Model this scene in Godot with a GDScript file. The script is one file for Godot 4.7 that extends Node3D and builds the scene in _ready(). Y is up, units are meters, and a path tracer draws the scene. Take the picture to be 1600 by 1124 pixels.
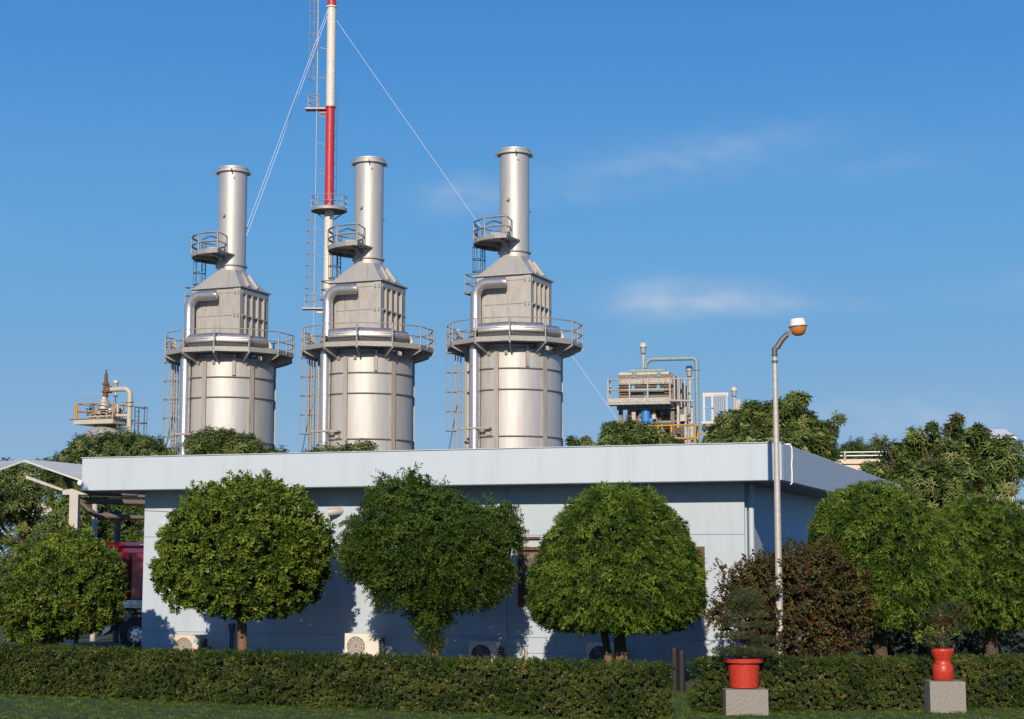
extends Node3D

const F := 2626.0          # focal length, in pixels of a picture 1600 wide
const EYE := 2.6
const PITCH := 0.117130
var rng := RandomNumberGenerator.new()
var taken := {}
var M := {}
var lumps := FastNoiseLite.new()

# ------------------------------------------------------------------ helpers

func at(px: float, py: float, d: float) -> Vector3:      # a survey point: sight line of the photograph, metres of distance
	var dy := 562.0 - py
	var up := dy * cos(PITCH) + F * sin(PITCH)
	var fw := F * cos(PITCH) - dy * sin(PITCH)
	return Vector3((px - 800.0) / fw * d, EYE + up / fw * d, -d)

func ground_at(px: float, d: float) -> Vector3:
	var p := at(px, 900.0, d)
	return Vector3(p.x, 0, -d)

func numbered(called: String) -> String:
	var n: int = taken.get(called, 0)
	taken[called] = n + 1
	return called if n == 0 else "%s_%03d" % [called, n]

func thing(called: String, label: String, category: String, where := Vector3.ZERO, turn := 0.0, group := "") -> Node3D:
	var o := Node3D.new()
	o.name = numbered(called)
	add_child(o)
	o.position = where
	o.rotation_degrees.y = turn
	tag(o, label, category, group)
	return o

func tag(o: Node, label: String, category: String, group := "") -> void:
	o.set_meta("label", label)
	o.set_meta("category", category)
	if group:
		o.set_meta("group", group)

func copy_of(o: Node3D, label: String, where: Vector3) -> Node3D:
	var c: Node3D = o.duplicate()
	c.name = numbered(String(o.name).rstrip("0123456789").trim_suffix("_"))
	add_child(c)
	c.position = where
	c.set_meta("label", label)
	return c

func mb() -> SurfaceTool:
	var st := SurfaceTool.new()
	st.begin(Mesh.PRIMITIVE_TRIANGLES)
	return st

func build(st: SurfaceTool, called: String, m: Material, parent: Node = self) -> MeshInstance3D:
	return put(st.commit(), called, m, parent)

func put(mesh: Mesh, called: String, m: Material, parent: Node = self, where := Vector3.ZERO) -> MeshInstance3D:
	var o := MeshInstance3D.new()
	o.mesh = mesh
	o.material_override = m
	o.name = numbered(called) if parent == self else called
	o.position = where
	parent.add_child(o, true)
	return o

func struct(st: SurfaceTool, called: String, m: Material) -> MeshInstance3D:
	var o := build(st, called, m)
	o.set_meta("kind", "structure")
	return o

func vtx(st: SurfaceTool, p: Vector3, n: Vector3, uv := Vector2.ZERO) -> void:
	st.set_normal(n)
	st.set_uv(uv)
	st.add_vertex(p)

func quad(st: SurfaceTool, a: Vector3, b: Vector3, c: Vector3, d: Vector3) -> void:      # counter-clockwise from outside
	var n := (b - a).cross(c - a)
	if n.length_squared() < 1e-14:
		n = (c - a).cross(d - a)
	n = n.normalized()
	for p in [a, c, b, a, d, c]:
		vtx(st, p, n)

func tri(st: SurfaceTool, a: Vector3, b: Vector3, c: Vector3) -> void:
	var n := (b - a).cross(c - a).normalized()
	for p in [a, c, b]:
		vtx(st, p, n)

func box(st: SurfaceTool, c: Vector3, s: Vector3, q := Basis()) -> void:
	var h := s * 0.5
	var v: Array[Vector3] = []
	for k in 8:
		v.append(c + q * Vector3(h.x if k & 1 else -h.x, h.y if k & 2 else -h.y, h.z if k & 4 else -h.z))
	quad(st, v[4], v[5], v[7], v[6])
	quad(st, v[1], v[0], v[2], v[3])
	quad(st, v[5], v[1], v[3], v[7])
	quad(st, v[0], v[4], v[6], v[2])
	quad(st, v[6], v[7], v[3], v[2])
	quad(st, v[0], v[1], v[5], v[4])

func soft_box(st: SurfaceTool, c: Vector3, s: Vector3, r: float, q := Basis()) -> void:      # a box with chamfered edges
	var h := s * 0.5
	var e := h - Vector3(r, r, r)
	for ax in 3:
		for sg in [-1.0, 1.0]:
			var u: int = (ax + 1) % 3
			var w: int = (ax + 2) % 3
			var p: Array[Vector3] = []
			for k in [[-1, -1], [1, -1], [1, 1], [-1, 1]]:
				var x := Vector3.ZERO
				x[ax] = h[ax] * sg
				x[u] = e[u] * k[0]
				x[w] = e[w] * k[1]
				p.append(c + q * x)
			if sg > 0: quad(st, p[0], p[1], p[2], p[3])
			else: quad(st, p[3], p[2], p[1], p[0])
	for ax in 3:
		var u: int = (ax + 1) % 3
		var w: int = (ax + 2) % 3
		for su in [-1.0, 1.0]:
			for sw in [-1.0, 1.0]:
				var p: Array[Vector3] = []
				for k in [[-1, 0], [1, 0], [1, 1], [-1, 1]]:
					var x := Vector3.ZERO
					x[ax] = e[ax] * k[0]
					x[u] = (h[u] if k[1] == 0 else e[u]) * su
					x[w] = (e[w] if k[1] == 0 else h[w]) * sw
					p.append(c + q * x)
				if su * sw > 0: quad(st, p[0], p[1], p[2], p[3])
				else: quad(st, p[3], p[2], p[1], p[0])
	for sx in [-1.0, 1.0]:
		for sy in [-1.0, 1.0]:
			for sz in [-1.0, 1.0]:
				var a: Vector3 = c + q * Vector3(h.x * sx, e.y * sy, e.z * sz)
				var b: Vector3 = c + q * Vector3(e.x * sx, h.y * sy, e.z * sz)
				var d: Vector3 = c + q * Vector3(e.x * sx, e.y * sy, h.z * sz)
				if sx * sy * sz > 0: tri(st, a, b, d)
				else: tri(st, a, d, b)

func boxed(called: String, c: Vector3, s: Vector3, m: Material, parent: Node, q := Basis()) -> MeshInstance3D:
	var st := mb()
	box(st, c, s, q)
	return build(st, called, m, parent)

func frame_of(dir: Vector3) -> Basis:      # y runs along dir
	var y := dir.normalized()
	var x := (Vector3.RIGHT if absf(y.x) < 0.8 else Vector3.FORWARD).cross(y).normalized()
	return Basis(x, y, x.cross(y))

func tube(st: SurfaceTool, pts: Array, r, sides := 8, caps := true) -> void:      # r: a number or one per point
	var n := pts.size()
	var rings: Array = []
	var x := Vector3.ZERO
	for i in n:
		var t: Vector3 = (pts[mini(i + 1, n - 1)] - pts[maxi(i - 1, 0)]).normalized()
		if i == 0:
			x = (Vector3.UP if absf(t.y) < 0.8 else Vector3.RIGHT).cross(t).normalized()
		x = (x - t * x.dot(t)).normalized()
		var y := t.cross(x)
		var rr: float = r[i] if r is Array else r
		if i > 0 and i < n - 1:
			var bend: float = (pts[i] - pts[i - 1]).normalized().dot((pts[i + 1] - pts[i]).normalized())
			rr /= maxf(0.6, sqrt((1.0 + bend) * 0.5))
		var ring: Array = []
		for k in sides:
			var a := TAU * k / sides
			var nn := x * cos(a) + y * sin(a)
			ring.append([pts[i] + nn * rr, nn])
		rings.append(ring)
	for i in n - 1:
		for k in sides:
			var k2 := (k + 1) % sides
			var a = rings[i][k]
			var b = rings[i][k2]
			var c = rings[i + 1][k2]
			var d = rings[i + 1][k]
			for p in [a, c, b, a, d, c]:
				vtx(st, p[0], p[1])
	if caps:
		for e in [0, n - 1]:
			var dir: Vector3 = (pts[0] - pts[1]).normalized() if e == 0 else (pts[n - 1] - pts[n - 2]).normalized()
			for k in sides:
				var a: Vector3 = rings[e][k][0]
				var b: Vector3 = rings[e][(k + 1) % sides][0]
				if e == 0:
					var s := a
					a = b
					b = s
				for p in [pts[e], b, a]:
					vtx(st, p, dir)

func lathe(st: SurfaceTool, prof: Array, sides := 32, c := Vector3.ZERO, q := Basis(), a0 := 0.0, a1 := TAU, smooth := false) -> void:      # prof: [radius, height] upwards along the outside
	for i in prof.size() - 1:
		var p: Vector2 = Vector2(prof[i][0], prof[i][1])
		var s: Vector2 = Vector2(prof[i + 1][0], prof[i + 1][1])
		if p.distance_to(s) < 1e-6: continue
		var n2 := Vector2(s.y - p.y, p.x - s.x).normalized()
		var na := n2
		var nb := n2
		if smooth:
			if i > 0:
				var o: Vector2 = p - Vector2(prof[i - 1][0], prof[i - 1][1])
				na = (n2 + Vector2(o.y, -o.x).normalized()).normalized()
			if i < prof.size() - 2:
				var o: Vector2 = Vector2(prof[i + 2][0], prof[i + 2][1]) - s
				nb = (n2 + Vector2(o.y, -o.x).normalized()).normalized()
		for k in sides:
			var t0 := a0 + (a1 - a0) * k / sides
			var t1 := a0 + (a1 - a0) * (k + 1) / sides
			var d0 := Vector3(sin(t0), 0, cos(t0))
			var d1 := Vector3(sin(t1), 0, cos(t1))
			var v := [[p, d0, na], [p, d1, na], [s, d1, nb], [s, d0, nb]]
			for j in [0, 2, 1, 0, 3, 2]:
				var w = v[j]
				vtx(st, c + q * (w[1] * w[0].x + Vector3(0, w[0].y, 0)), (q * (w[1] * w[2].x + Vector3(0, w[2].y, 0))).normalized())

func prism(st: SurfaceTool, poly: Array, y0: float, y1: float) -> void:      # poly: Vector2(x, z), turned so that from above it runs counter-clockwise
	var area := 0.0
	for i in poly.size():
		var a: Vector2 = poly[i]
		var b: Vector2 = poly[(i + 1) % poly.size()]
		area += a.x * b.y - b.x * a.y
	var p := poly.duplicate()
	if area > 0.0: p.reverse()
	var flat := PackedVector2Array(p)
	var idx := Geometry2D.triangulate_polygon(flat)
	for i in range(0, idx.size(), 3):
		var a := flat[idx[i]]
		var b := flat[idx[i + 1]]
		var c := flat[idx[i + 2]]
		if (b - a).cross(c - a) > 0.0:
			var s := b
			b = c
			c = s
		tri(st, Vector3(a.x, y1, a.y), Vector3(b.x, y1, b.y), Vector3(c.x, y1, c.y))
		tri(st, Vector3(a.x, y0, a.y), Vector3(c.x, y0, c.y), Vector3(b.x, y0, b.y))
	for i in p.size():
		var a: Vector2 = p[i]
		var b: Vector2 = p[(i + 1) % p.size()]
		quad(st, Vector3(a.x, y0, a.y), Vector3(b.x, y0, b.y), Vector3(b.x, y1, b.y), Vector3(a.x, y1, a.y))

func rod(st: SurfaceTool, a: Vector3, b: Vector3, r: float, sides := 6) -> void:
	tube(st, [a, b], r, sides)

func tubed(called: String, pts: Array, r, m: Material, parent: Node, sides := 8) -> MeshInstance3D:
	var st := mb()
	tube(st, pts, r, sides)
	return build(st, called, m, parent)

func ring_of(called: String, prof: Array, m: Material, parent: Node, sides := 32, c := Vector3.ZERO, q := Basis(), smooth := false) -> MeshInstance3D:
	var st := mb()
	lathe(st, prof, sides, c, q, 0.0, TAU, smooth)
	return build(st, called, m, parent)

func polar(deg: float, r: float, y := 0.0) -> Vector3:
	return Vector3(sin(deg_to_rad(deg)) * r, y, cos(deg_to_rad(deg)) * r)

func bend(a: Vector3, corner: Vector3, b: Vector3, r: float, n := 8) -> Array:      # the points of an elbow
	var u := (a - corner).normalized()
	var v := (b - corner).normalized()
	var out: Array = []
	var half := u.angle_to(v) * 0.5
	var t := r / tan(half)
	var mid := corner + (u + v).normalized() * (r / sin(half))
	var p0 := corner + u * t - mid
	var p1 := corner + v * t - mid
	for i in n + 1:
		out.append(mid + p0.slerp(p1, float(i) / n))
	return out

func railing(parent: Node, pts: Array, h: float, m: Material, closed := false, r := 0.03, post_r := 0.035) -> void:
	var line := pts.duplicate()
	if closed: line.append(pts[0])
	for lv in [[1.0, "top_rail"], [0.52, "mid_rail"]]:
		var up: Array = []
		for p in line: up.append(p + Vector3(0, h * lv[0], 0))
		tubed(lv[1], up, r, m, parent, 6)
	var st := mb()
	rod(st, Vector3.ZERO, Vector3(0, h, 0), post_r, 6)
	var post := st.commit()
	for p in pts: put(post, "rail_post", m, parent, p)

func ladder(parent: Node, base: Vector3, top: float, out: Vector3, m: Material, cage_from := 0.0, cage_to := -1.0, step := 1.2, cage_m: Material = null) -> void:
	var side := out.cross(Vector3.UP).normalized()
	var st := mb()
	for s in [-0.22, 0.22]:
		rod(st, base + side * s, Vector3(base.x, top, base.z) + side * s, 0.035, 6)
	var y := base.y + 0.3
	while y < top:
		rod(st, Vector3(base.x, y, base.z) - side * 0.22, Vector3(base.x, y, base.z) + side * 0.22, 0.015, 4)
		y += 0.3
	build(st, "ladder", m, parent)
	if cage_to <= cage_from: return
	st = mb()
	var at_hoop := func_arc(side, out)
	for k in [1, 3, 5, 7]:
		var p: Vector3 = at_hoop[k]
		rod(st, Vector3(base.x, cage_from, base.z) + p, Vector3(base.x, cage_to, base.z) + p, 0.022, 4)
	y = cage_from
	while y <= cage_to + 0.01:
		var hoop: Array = []
		for p in at_hoop: hoop.append(Vector3(base.x, y, base.z) + p)
		tube(st, hoop, 0.03, 4)
		y += step
	build(st, "ladder_cage", cage_m if cage_m else m, parent)

func func_arc(side: Vector3, out: Vector3) -> Array:
	var p: Array = []
	for k in 9:
		var a := PI * k / 8.0
		p.append(side * (cos(a) * 0.36) + out.normalized() * (0.08 + sin(a) * 0.66))
	return p

# ------------------------------------------------------------------ materials

func noise_tex(freq: float, stops: Array, seed_: int, kind := FastNoiseLite.TYPE_SIMPLEX_SMOOTH, size := 512, stretch := Vector3.ONE) -> NoiseTexture2D:
	var n := FastNoiseLite.new()
	n.noise_type = kind
	n.seed = seed_
	n.frequency = freq
	n.fractal_octaves = 5
	var g := Gradient.new()
	var off := PackedFloat32Array()
	var col := PackedColorArray()
	for s in stops:
		off.append(s[0])
		col.append(s[1])
	g.offsets = off
	g.colors = col
	var t := NoiseTexture2D.new()
	t.width = size
	t.height = size
	t.seamless = true
	t.noise = n
	t.color_ramp = g
	return t

func lin(r: float, g: float, b: float) -> Color:
	return Color(r, g, b).linear_to_srgb()

func mat(c: Color, rough := 0.8, metal := 0.0, tex: Texture2D = null, scale := 0.3) -> StandardMaterial3D:
	var m := StandardMaterial3D.new()
	m.albedo_color = c
	m.roughness = rough
	m.metallic = metal
	if tex:
		m.albedo_texture = tex
		m.uv1_triplanar = true
		m.uv1_scale = Vector3(scale, scale, scale)
	return m

func leaf_mat(rough := 0.45, back := 0.5) -> StandardMaterial3D:
	var m := StandardMaterial3D.new()
	m.albedo_color = Color.WHITE
	m.vertex_color_use_as_albedo = true
	m.roughness = rough
	m.metallic_specular = 0.35
	m.cull_mode = BaseMaterial3D.CULL_DISABLED
	m.backlight_enabled = true
	m.backlight = Color(back, back, back * 0.5)
	return m

func make_materials() -> void:
	var soft := func_grey(0.965, 1.0, 3, 0.012)
	var blotch := func_grey(0.72, 1.0, 4, 0.02)
	M.wall = mat(lin(0.45, 0.535, 0.63), 0.75, 0.0, soft, 0.11)
	M.fascia = mat(lin(0.475, 0.558, 0.64), 0.65, 0.0, soft, 0.07)
	for m in [M.wall, M.fascia]:
		m.albedo_texture = noise_tex(0.012, [[0.1, Color(0.96, 0.96, 0.955)], [0.45, Color(0.99, 0.99, 0.99)], [0.8, Color(1, 1, 1)]], 42)
		m.uv1_scale = Vector3(0.32, 0.035, 0.32)
	M.soffit = mat(lin(0.36, 0.38, 0.4), 0.85, 0.0, soft, 0.2)
	M.roof = mat(lin(0.25, 0.25, 0.25), 0.9, 0.0, blotch, 0.2)
	M.steel = mat(lin(0.525, 0.525, 0.52), 0.55, 0.45, noise_tex(0.01, [[0.15, Color(0.95, 0.94, 0.93)], [0.5, Color(0.98, 0.975, 0.97)], [0.8, Color(1, 1, 1)]], 11), 0.16)
	M.steel.uv1_scale = Vector3(0.5, 0.06, 0.5)
	M.steel.uv1_world_triplanar = true
	M.panel = mat(lin(0.46, 0.45, 0.435), 0.6, 0.35, noise_tex(0.012, [[0.04, Color(0.86, 0.76, 0.65)], [0.2, Color(0.95, 0.93, 0.91)], [0.75, Color(1, 1, 1)]], 12), 0.21)
	M.panel.uv1_scale = Vector3(0.33, 0.1, 0.33)
	M.panel.uv1_world_triplanar = true
	M.rib = mat(lin(0.42, 0.4, 0.375), 0.6, 0.3, noise_tex(0.012, [[0.05, Color(0.74, 0.6, 0.48)], [0.25, Color(0.93, 0.89, 0.85)], [0.75, Color(1, 1, 1)]], 13), 0.4)
	M.rib.uv1_world_triplanar = true
	M.rib.uv1_scale = Vector3(0.9, 0.08, 0.9)
	M.ring = mat(lin(0.15, 0.135, 0.12), 0.7, 0.2)
	M.alu = mat(lin(0.68, 0.655, 0.64), 0.36, 0.8, func_grey(0.86, 1.0, 14, 0.03), 0.3)
	M.galv = mat(lin(0.42, 0.415, 0.4), 0.6, 0.3, func_grey(0.86, 1.0, 8, 0.02), 0.5)
	M.deck = mat(lin(0.27, 0.26, 0.25), 0.75, 0.3, blotch, 0.4)
	M.dark_steel = mat(lin(0.10, 0.11, 0.13), 0.6, 0.3)
	M.rust = mat(lin(0.2, 0.1, 0.06), 0.85, 0.1, blotch, 1.1)
	M.white_paint = mat(lin(0.74, 0.69, 0.6), 0.5, 0.0, func_grey(0.9, 1.0, 15, 0.02), 0.35)
	M.red_paint = mat(lin(0.5, 0.032, 0.042), 0.45, 0.0, noise_tex(0.02, [[0.15, Color(0.8, 0.78, 0.8)], [0.5, Color(1, 1, 1)]], 16), 0.4)
	M.yellow = mat(lin(0.5, 0.28, 0.03), 0.5)
	M.beige = mat(lin(0.55, 0.5, 0.4), 0.55, 0.0, func_grey(0.88, 1.0, 17, 0.03), 0.5)
	M.teal = mat(lin(0.24, 0.375, 0.41), 0.5, 0.0, func_grey(0.85, 1.0, 18, 0.03), 0.5)
	M.blue = mat(lin(0.03, 0.2, 0.55), 0.45)
	M.cooler = mat(lin(0.25, 0.22, 0.185), 0.7, 0.15, func_grey(0.8, 1.0, 9, 0.03), 0.4)
	M.cooler_dark = mat(lin(0.14, 0.125, 0.11), 0.8, 0.1, blotch, 0.5)
	M.pole = mat(lin(0.52, 0.49, 0.46), 0.55, 0.25, func_grey(0.92, 1.0, 19, 0.02), 0.8)
	M.lamp_white = mat(lin(0.8, 0.8, 0.79), 0.4)
	M.lamp_cap = mat(lin(0.5, 0.5, 0.48), 0.5)
	M.arm = mat(lin(0.12, 0.115, 0.115), 0.5, 0.3)
	M.orange = mat(lin(0.62, 0.23, 0.06), 0.22)
	M.orange.backlight_enabled = true
	M.orange.backlight = Color(0.6, 0.35, 0.12)
	M.ac = mat(lin(0.66, 0.58, 0.47), 0.5, 0.0, soft, 0.6)
	M.ac_white = mat(lin(0.74, 0.7, 0.65), 0.5, 0.0, soft, 0.6)
	M.ac_dark = mat(lin(0.08, 0.085, 0.1), 0.7)
	M.grille = mat(lin(0.22, 0.21, 0.21), 0.6)
	M.cyan = mat(lin(0.12, 0.45, 0.62), 0.5)
	M.frame = mat(lin(0.16, 0.075, 0.04), 0.55, 0.0, blotch, 1.5)
	M.glass = mat(Color(0.16, 0.13, 0.12), 0.12)
	M.glass.metallic_specular = 0.6
	M.window_pane = mat(Color(0.6, 0.56, 0.54, 0.22), 0.08)
	M.window_pane.transparency = BaseMaterial3D.TRANSPARENCY_ALPHA
	M.blind = mat(lin(0.27, 0.23, 0.21), 0.75)
	M.pvc = mat(lin(0.5, 0.46, 0.45), 0.5)
	M.concrete = mat(lin(0.3, 0.29, 0.27), 0.9, 0.0, noise_tex(0.05, [[0.2, Color(0.82, 0.81, 0.78)], [0.7, Color(1, 1, 1)]], 41), 1.3)
	M.terracotta = mat(lin(0.5, 0.045, 0.025), 0.4, 0.0, noise_tex(0.03, [[0.1, Color(0.75, 0.7, 0.65)], [0.5, Color(1, 1, 1)]], 21), 1.2)
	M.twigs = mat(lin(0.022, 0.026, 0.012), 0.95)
	M.black = mat(lin(0.014, 0.014, 0.016), 0.7)
	M.soil = mat(lin(0.05, 0.035, 0.022), 0.95)
	M.bark = mat(lin(0.15, 0.105, 0.07), 0.9, 0.0, noise_tex(0.05, [[0.2, Color(0.45, 0.42, 0.4)], [0.7, Color(1, 1, 1)]], 22), 1.0)
	M.bark_pale = mat(lin(0.29, 0.19, 0.115), 0.9, 0.0, noise_tex(0.05, [[0.2, Color(0.5, 0.46, 0.43)], [0.7, Color(1, 1, 1)]], 23), 1.4)
	M.ground = mat(lin(0.075, 0.075, 0.045), 0.95, 0.0, noise_tex(0.03, [[0.2, Color(0.6, 0.66, 0.5)], [0.7, Color(1, 1, 1)]], 24), 0.15)
	M.lawn = mat(lin(0.05, 0.085, 0.02), 0.95, 0.0, noise_tex(0.04, [[0.2, Color(0.6, 0.66, 0.5)], [0.7, Color(1, 1, 1)]], 25), 0.3)
	M.yard = mat(lin(0.3, 0.29, 0.27), 0.9, 0.0, blotch, 0.2)
	M.sheet = mat(lin(0.6, 0.63, 0.6), 0.6, 0.1, soft, 0.3)
	M.truss = mat(lin(0.12, 0.105, 0.095), 0.75)
	M.post = mat(lin(0.5, 0.47, 0.43), 0.7, 0.0, soft, 0.4)
	M.truck_red = mat(lin(0.28, 0.012, 0.01), 0.35)
	M.truck_red.clearcoat_enabled = true
	M.tyre = mat(lin(0.03, 0.026, 0.024), 0.85)
	M.chrome = mat(lin(0.6, 0.6, 0.6), 0.3, 0.9)
	M.house = mat(lin(0.72, 0.69, 0.64), 0.8, 0.0, soft, 0.2)
	M.cream = mat(lin(0.68, 0.56, 0.45), 0.85, 0.0, soft, 0.2)
	M.leaf = leaf_mat(0.42, 0.45)
	M.leaf_dull = leaf_mat(0.6, 0.35)
	M.leaf_gloss = leaf_mat(0.36, 0.4)

func func_grey(lo: float, hi: float, seed_: int, freq: float) -> NoiseTexture2D:
	return noise_tex(freq, [[0.2, Color(lo, lo, lo)], [0.75, Color(hi, hi, hi)]], seed_)

# ------------------------------------------------------------------ sky

func smooth(a: float, b: float, x: float) -> float:
	return smoothstep(a, b, x)

func make_sky() -> Sky:
	var w := 2048
	var h := 1024
	var im := Image.create(w, h, false, Image.FORMAT_RGBAF)
	var el := [0.0, 3.5, 7.0, 10.5, 14.0, 17.0, 25.0, 45.0, 90.0]
	var cs := [Color8(160, 188, 212), Color8(140, 178, 212), Color8(119, 170, 214), Color8(102, 164, 217), Color8(89, 154, 215), Color8(76, 143, 209), Color8(61, 124, 196), Color8(44, 98, 173), Color8(36, 84, 156)]
	var rows: Array[Color] = []
	for j in h:
		var e: float = maxf(0.0, 90.0 - (j + 0.5) * 180.0 / h)
		var i := 0
		while i < el.size() - 2 and e > el[i + 1]: i += 1
		var t := clampf((e - el[i]) / (el[i + 1] - el[i]), 0.0, 1.0)
		var c: Color = cs[i].srgb_to_linear().lerp(cs[i + 1].srgb_to_linear(), t)
		rows.append(c)
		im.fill_rect(Rect2i(0, j, w, 1), c)
	# thin high cloud: [azimuth, elevation, half width, half height, tilt, strength]
	var wisps := [[6.4, 8.75, 3.2, 0.6, 0.02, 0.42], [5.0, 8.7, 1.7, 0.75, 0.0, 0.3], [8.6, 8.5, 3.6, 0.3, -0.03, 0.3], [-1.7, 12.3, 1.9, 0.6, 0.06, 0.34], [5.4, 13.3, 5.2, 0.8, 0.1, 0.2], [8.6, 14.0, 3.4, 0.6, 0.1, 0.1], [13.4, 4.6, 5.0, 0.8, 0.0, 0.26], [1.6, 12.2, 2.6, 0.3, 0.05, 0.13], [12.8, 13.0, 4.0, 0.6, 0.05, 0.08], [22, 9, 6, 0.7, 0.05, 0.3], [-26, 11, 7, 0.8, -0.04, 0.3], [60, 14, 12, 1.2, 0.04, 0.35], [-75, 10, 10, 1.0, 0.02, 0.35], [120, 12, 12, 1.4, 0.0, 0.35], [-130, 16, 12, 1.3, 0.03, 0.35], [175, 9, 12, 1.0, 0.0, 0.3]]
	var n := FastNoiseLite.new()
	n.seed = 5
	n.frequency = 0.5
	n.fractal_octaves = 5
	for wi in wisps:
		var x0 := int(floor((wi[0] - wi[2] * 2.0 + 360.0) / 360.0 * w))
		var x1 := int(ceil((wi[0] + wi[2] * 2.0 + 360.0) / 360.0 * w))
		var reach: float = wi[3] * 2.2 + absf(wi[4]) * wi[2] * 2.0
		var y0 := int(floor((90.0 - wi[1] - reach) / 180.0 * h))
		var y1 := int(ceil((90.0 - wi[1] + reach) / 180.0 * h))
		for j in range(y0, y1 + 1):
			for i in range(x0, x1 + 1):
				var az := (i + 0.5) / w * 360.0 - 360.0
				var e := 90.0 - (j + 0.5) / h * 180.0
				var u: float = (az - wi[0]) / wi[2]
				var v: float = (e - wi[1] - wi[4] * (az - wi[0])) / wi[3]
				var k: float = exp(-1.6 * u * u - 1.3 * v * v)
				if k < 0.02: continue
				k *= 0.62 + 0.75 * n.get_noise_2d(az * 0.9, e * 3.4 + az * 0.35)
				k = clampf(k * wi[5] * 1.15, 0.0, 0.7)
				var ii := posmod(i, w)
				im.set_pixel(ii, j, im.get_pixel(ii, j).lerp(Color(0.6, 0.655, 0.76), k))
	var sky := Sky.new()
	var pm := PanoramaSkyMaterial.new()
	pm.panorama = ImageTexture.create_from_image(im)
	sky.sky_material = pm
	return sky

# ------------------------------------------------------------------ the exhaust stacks

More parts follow.
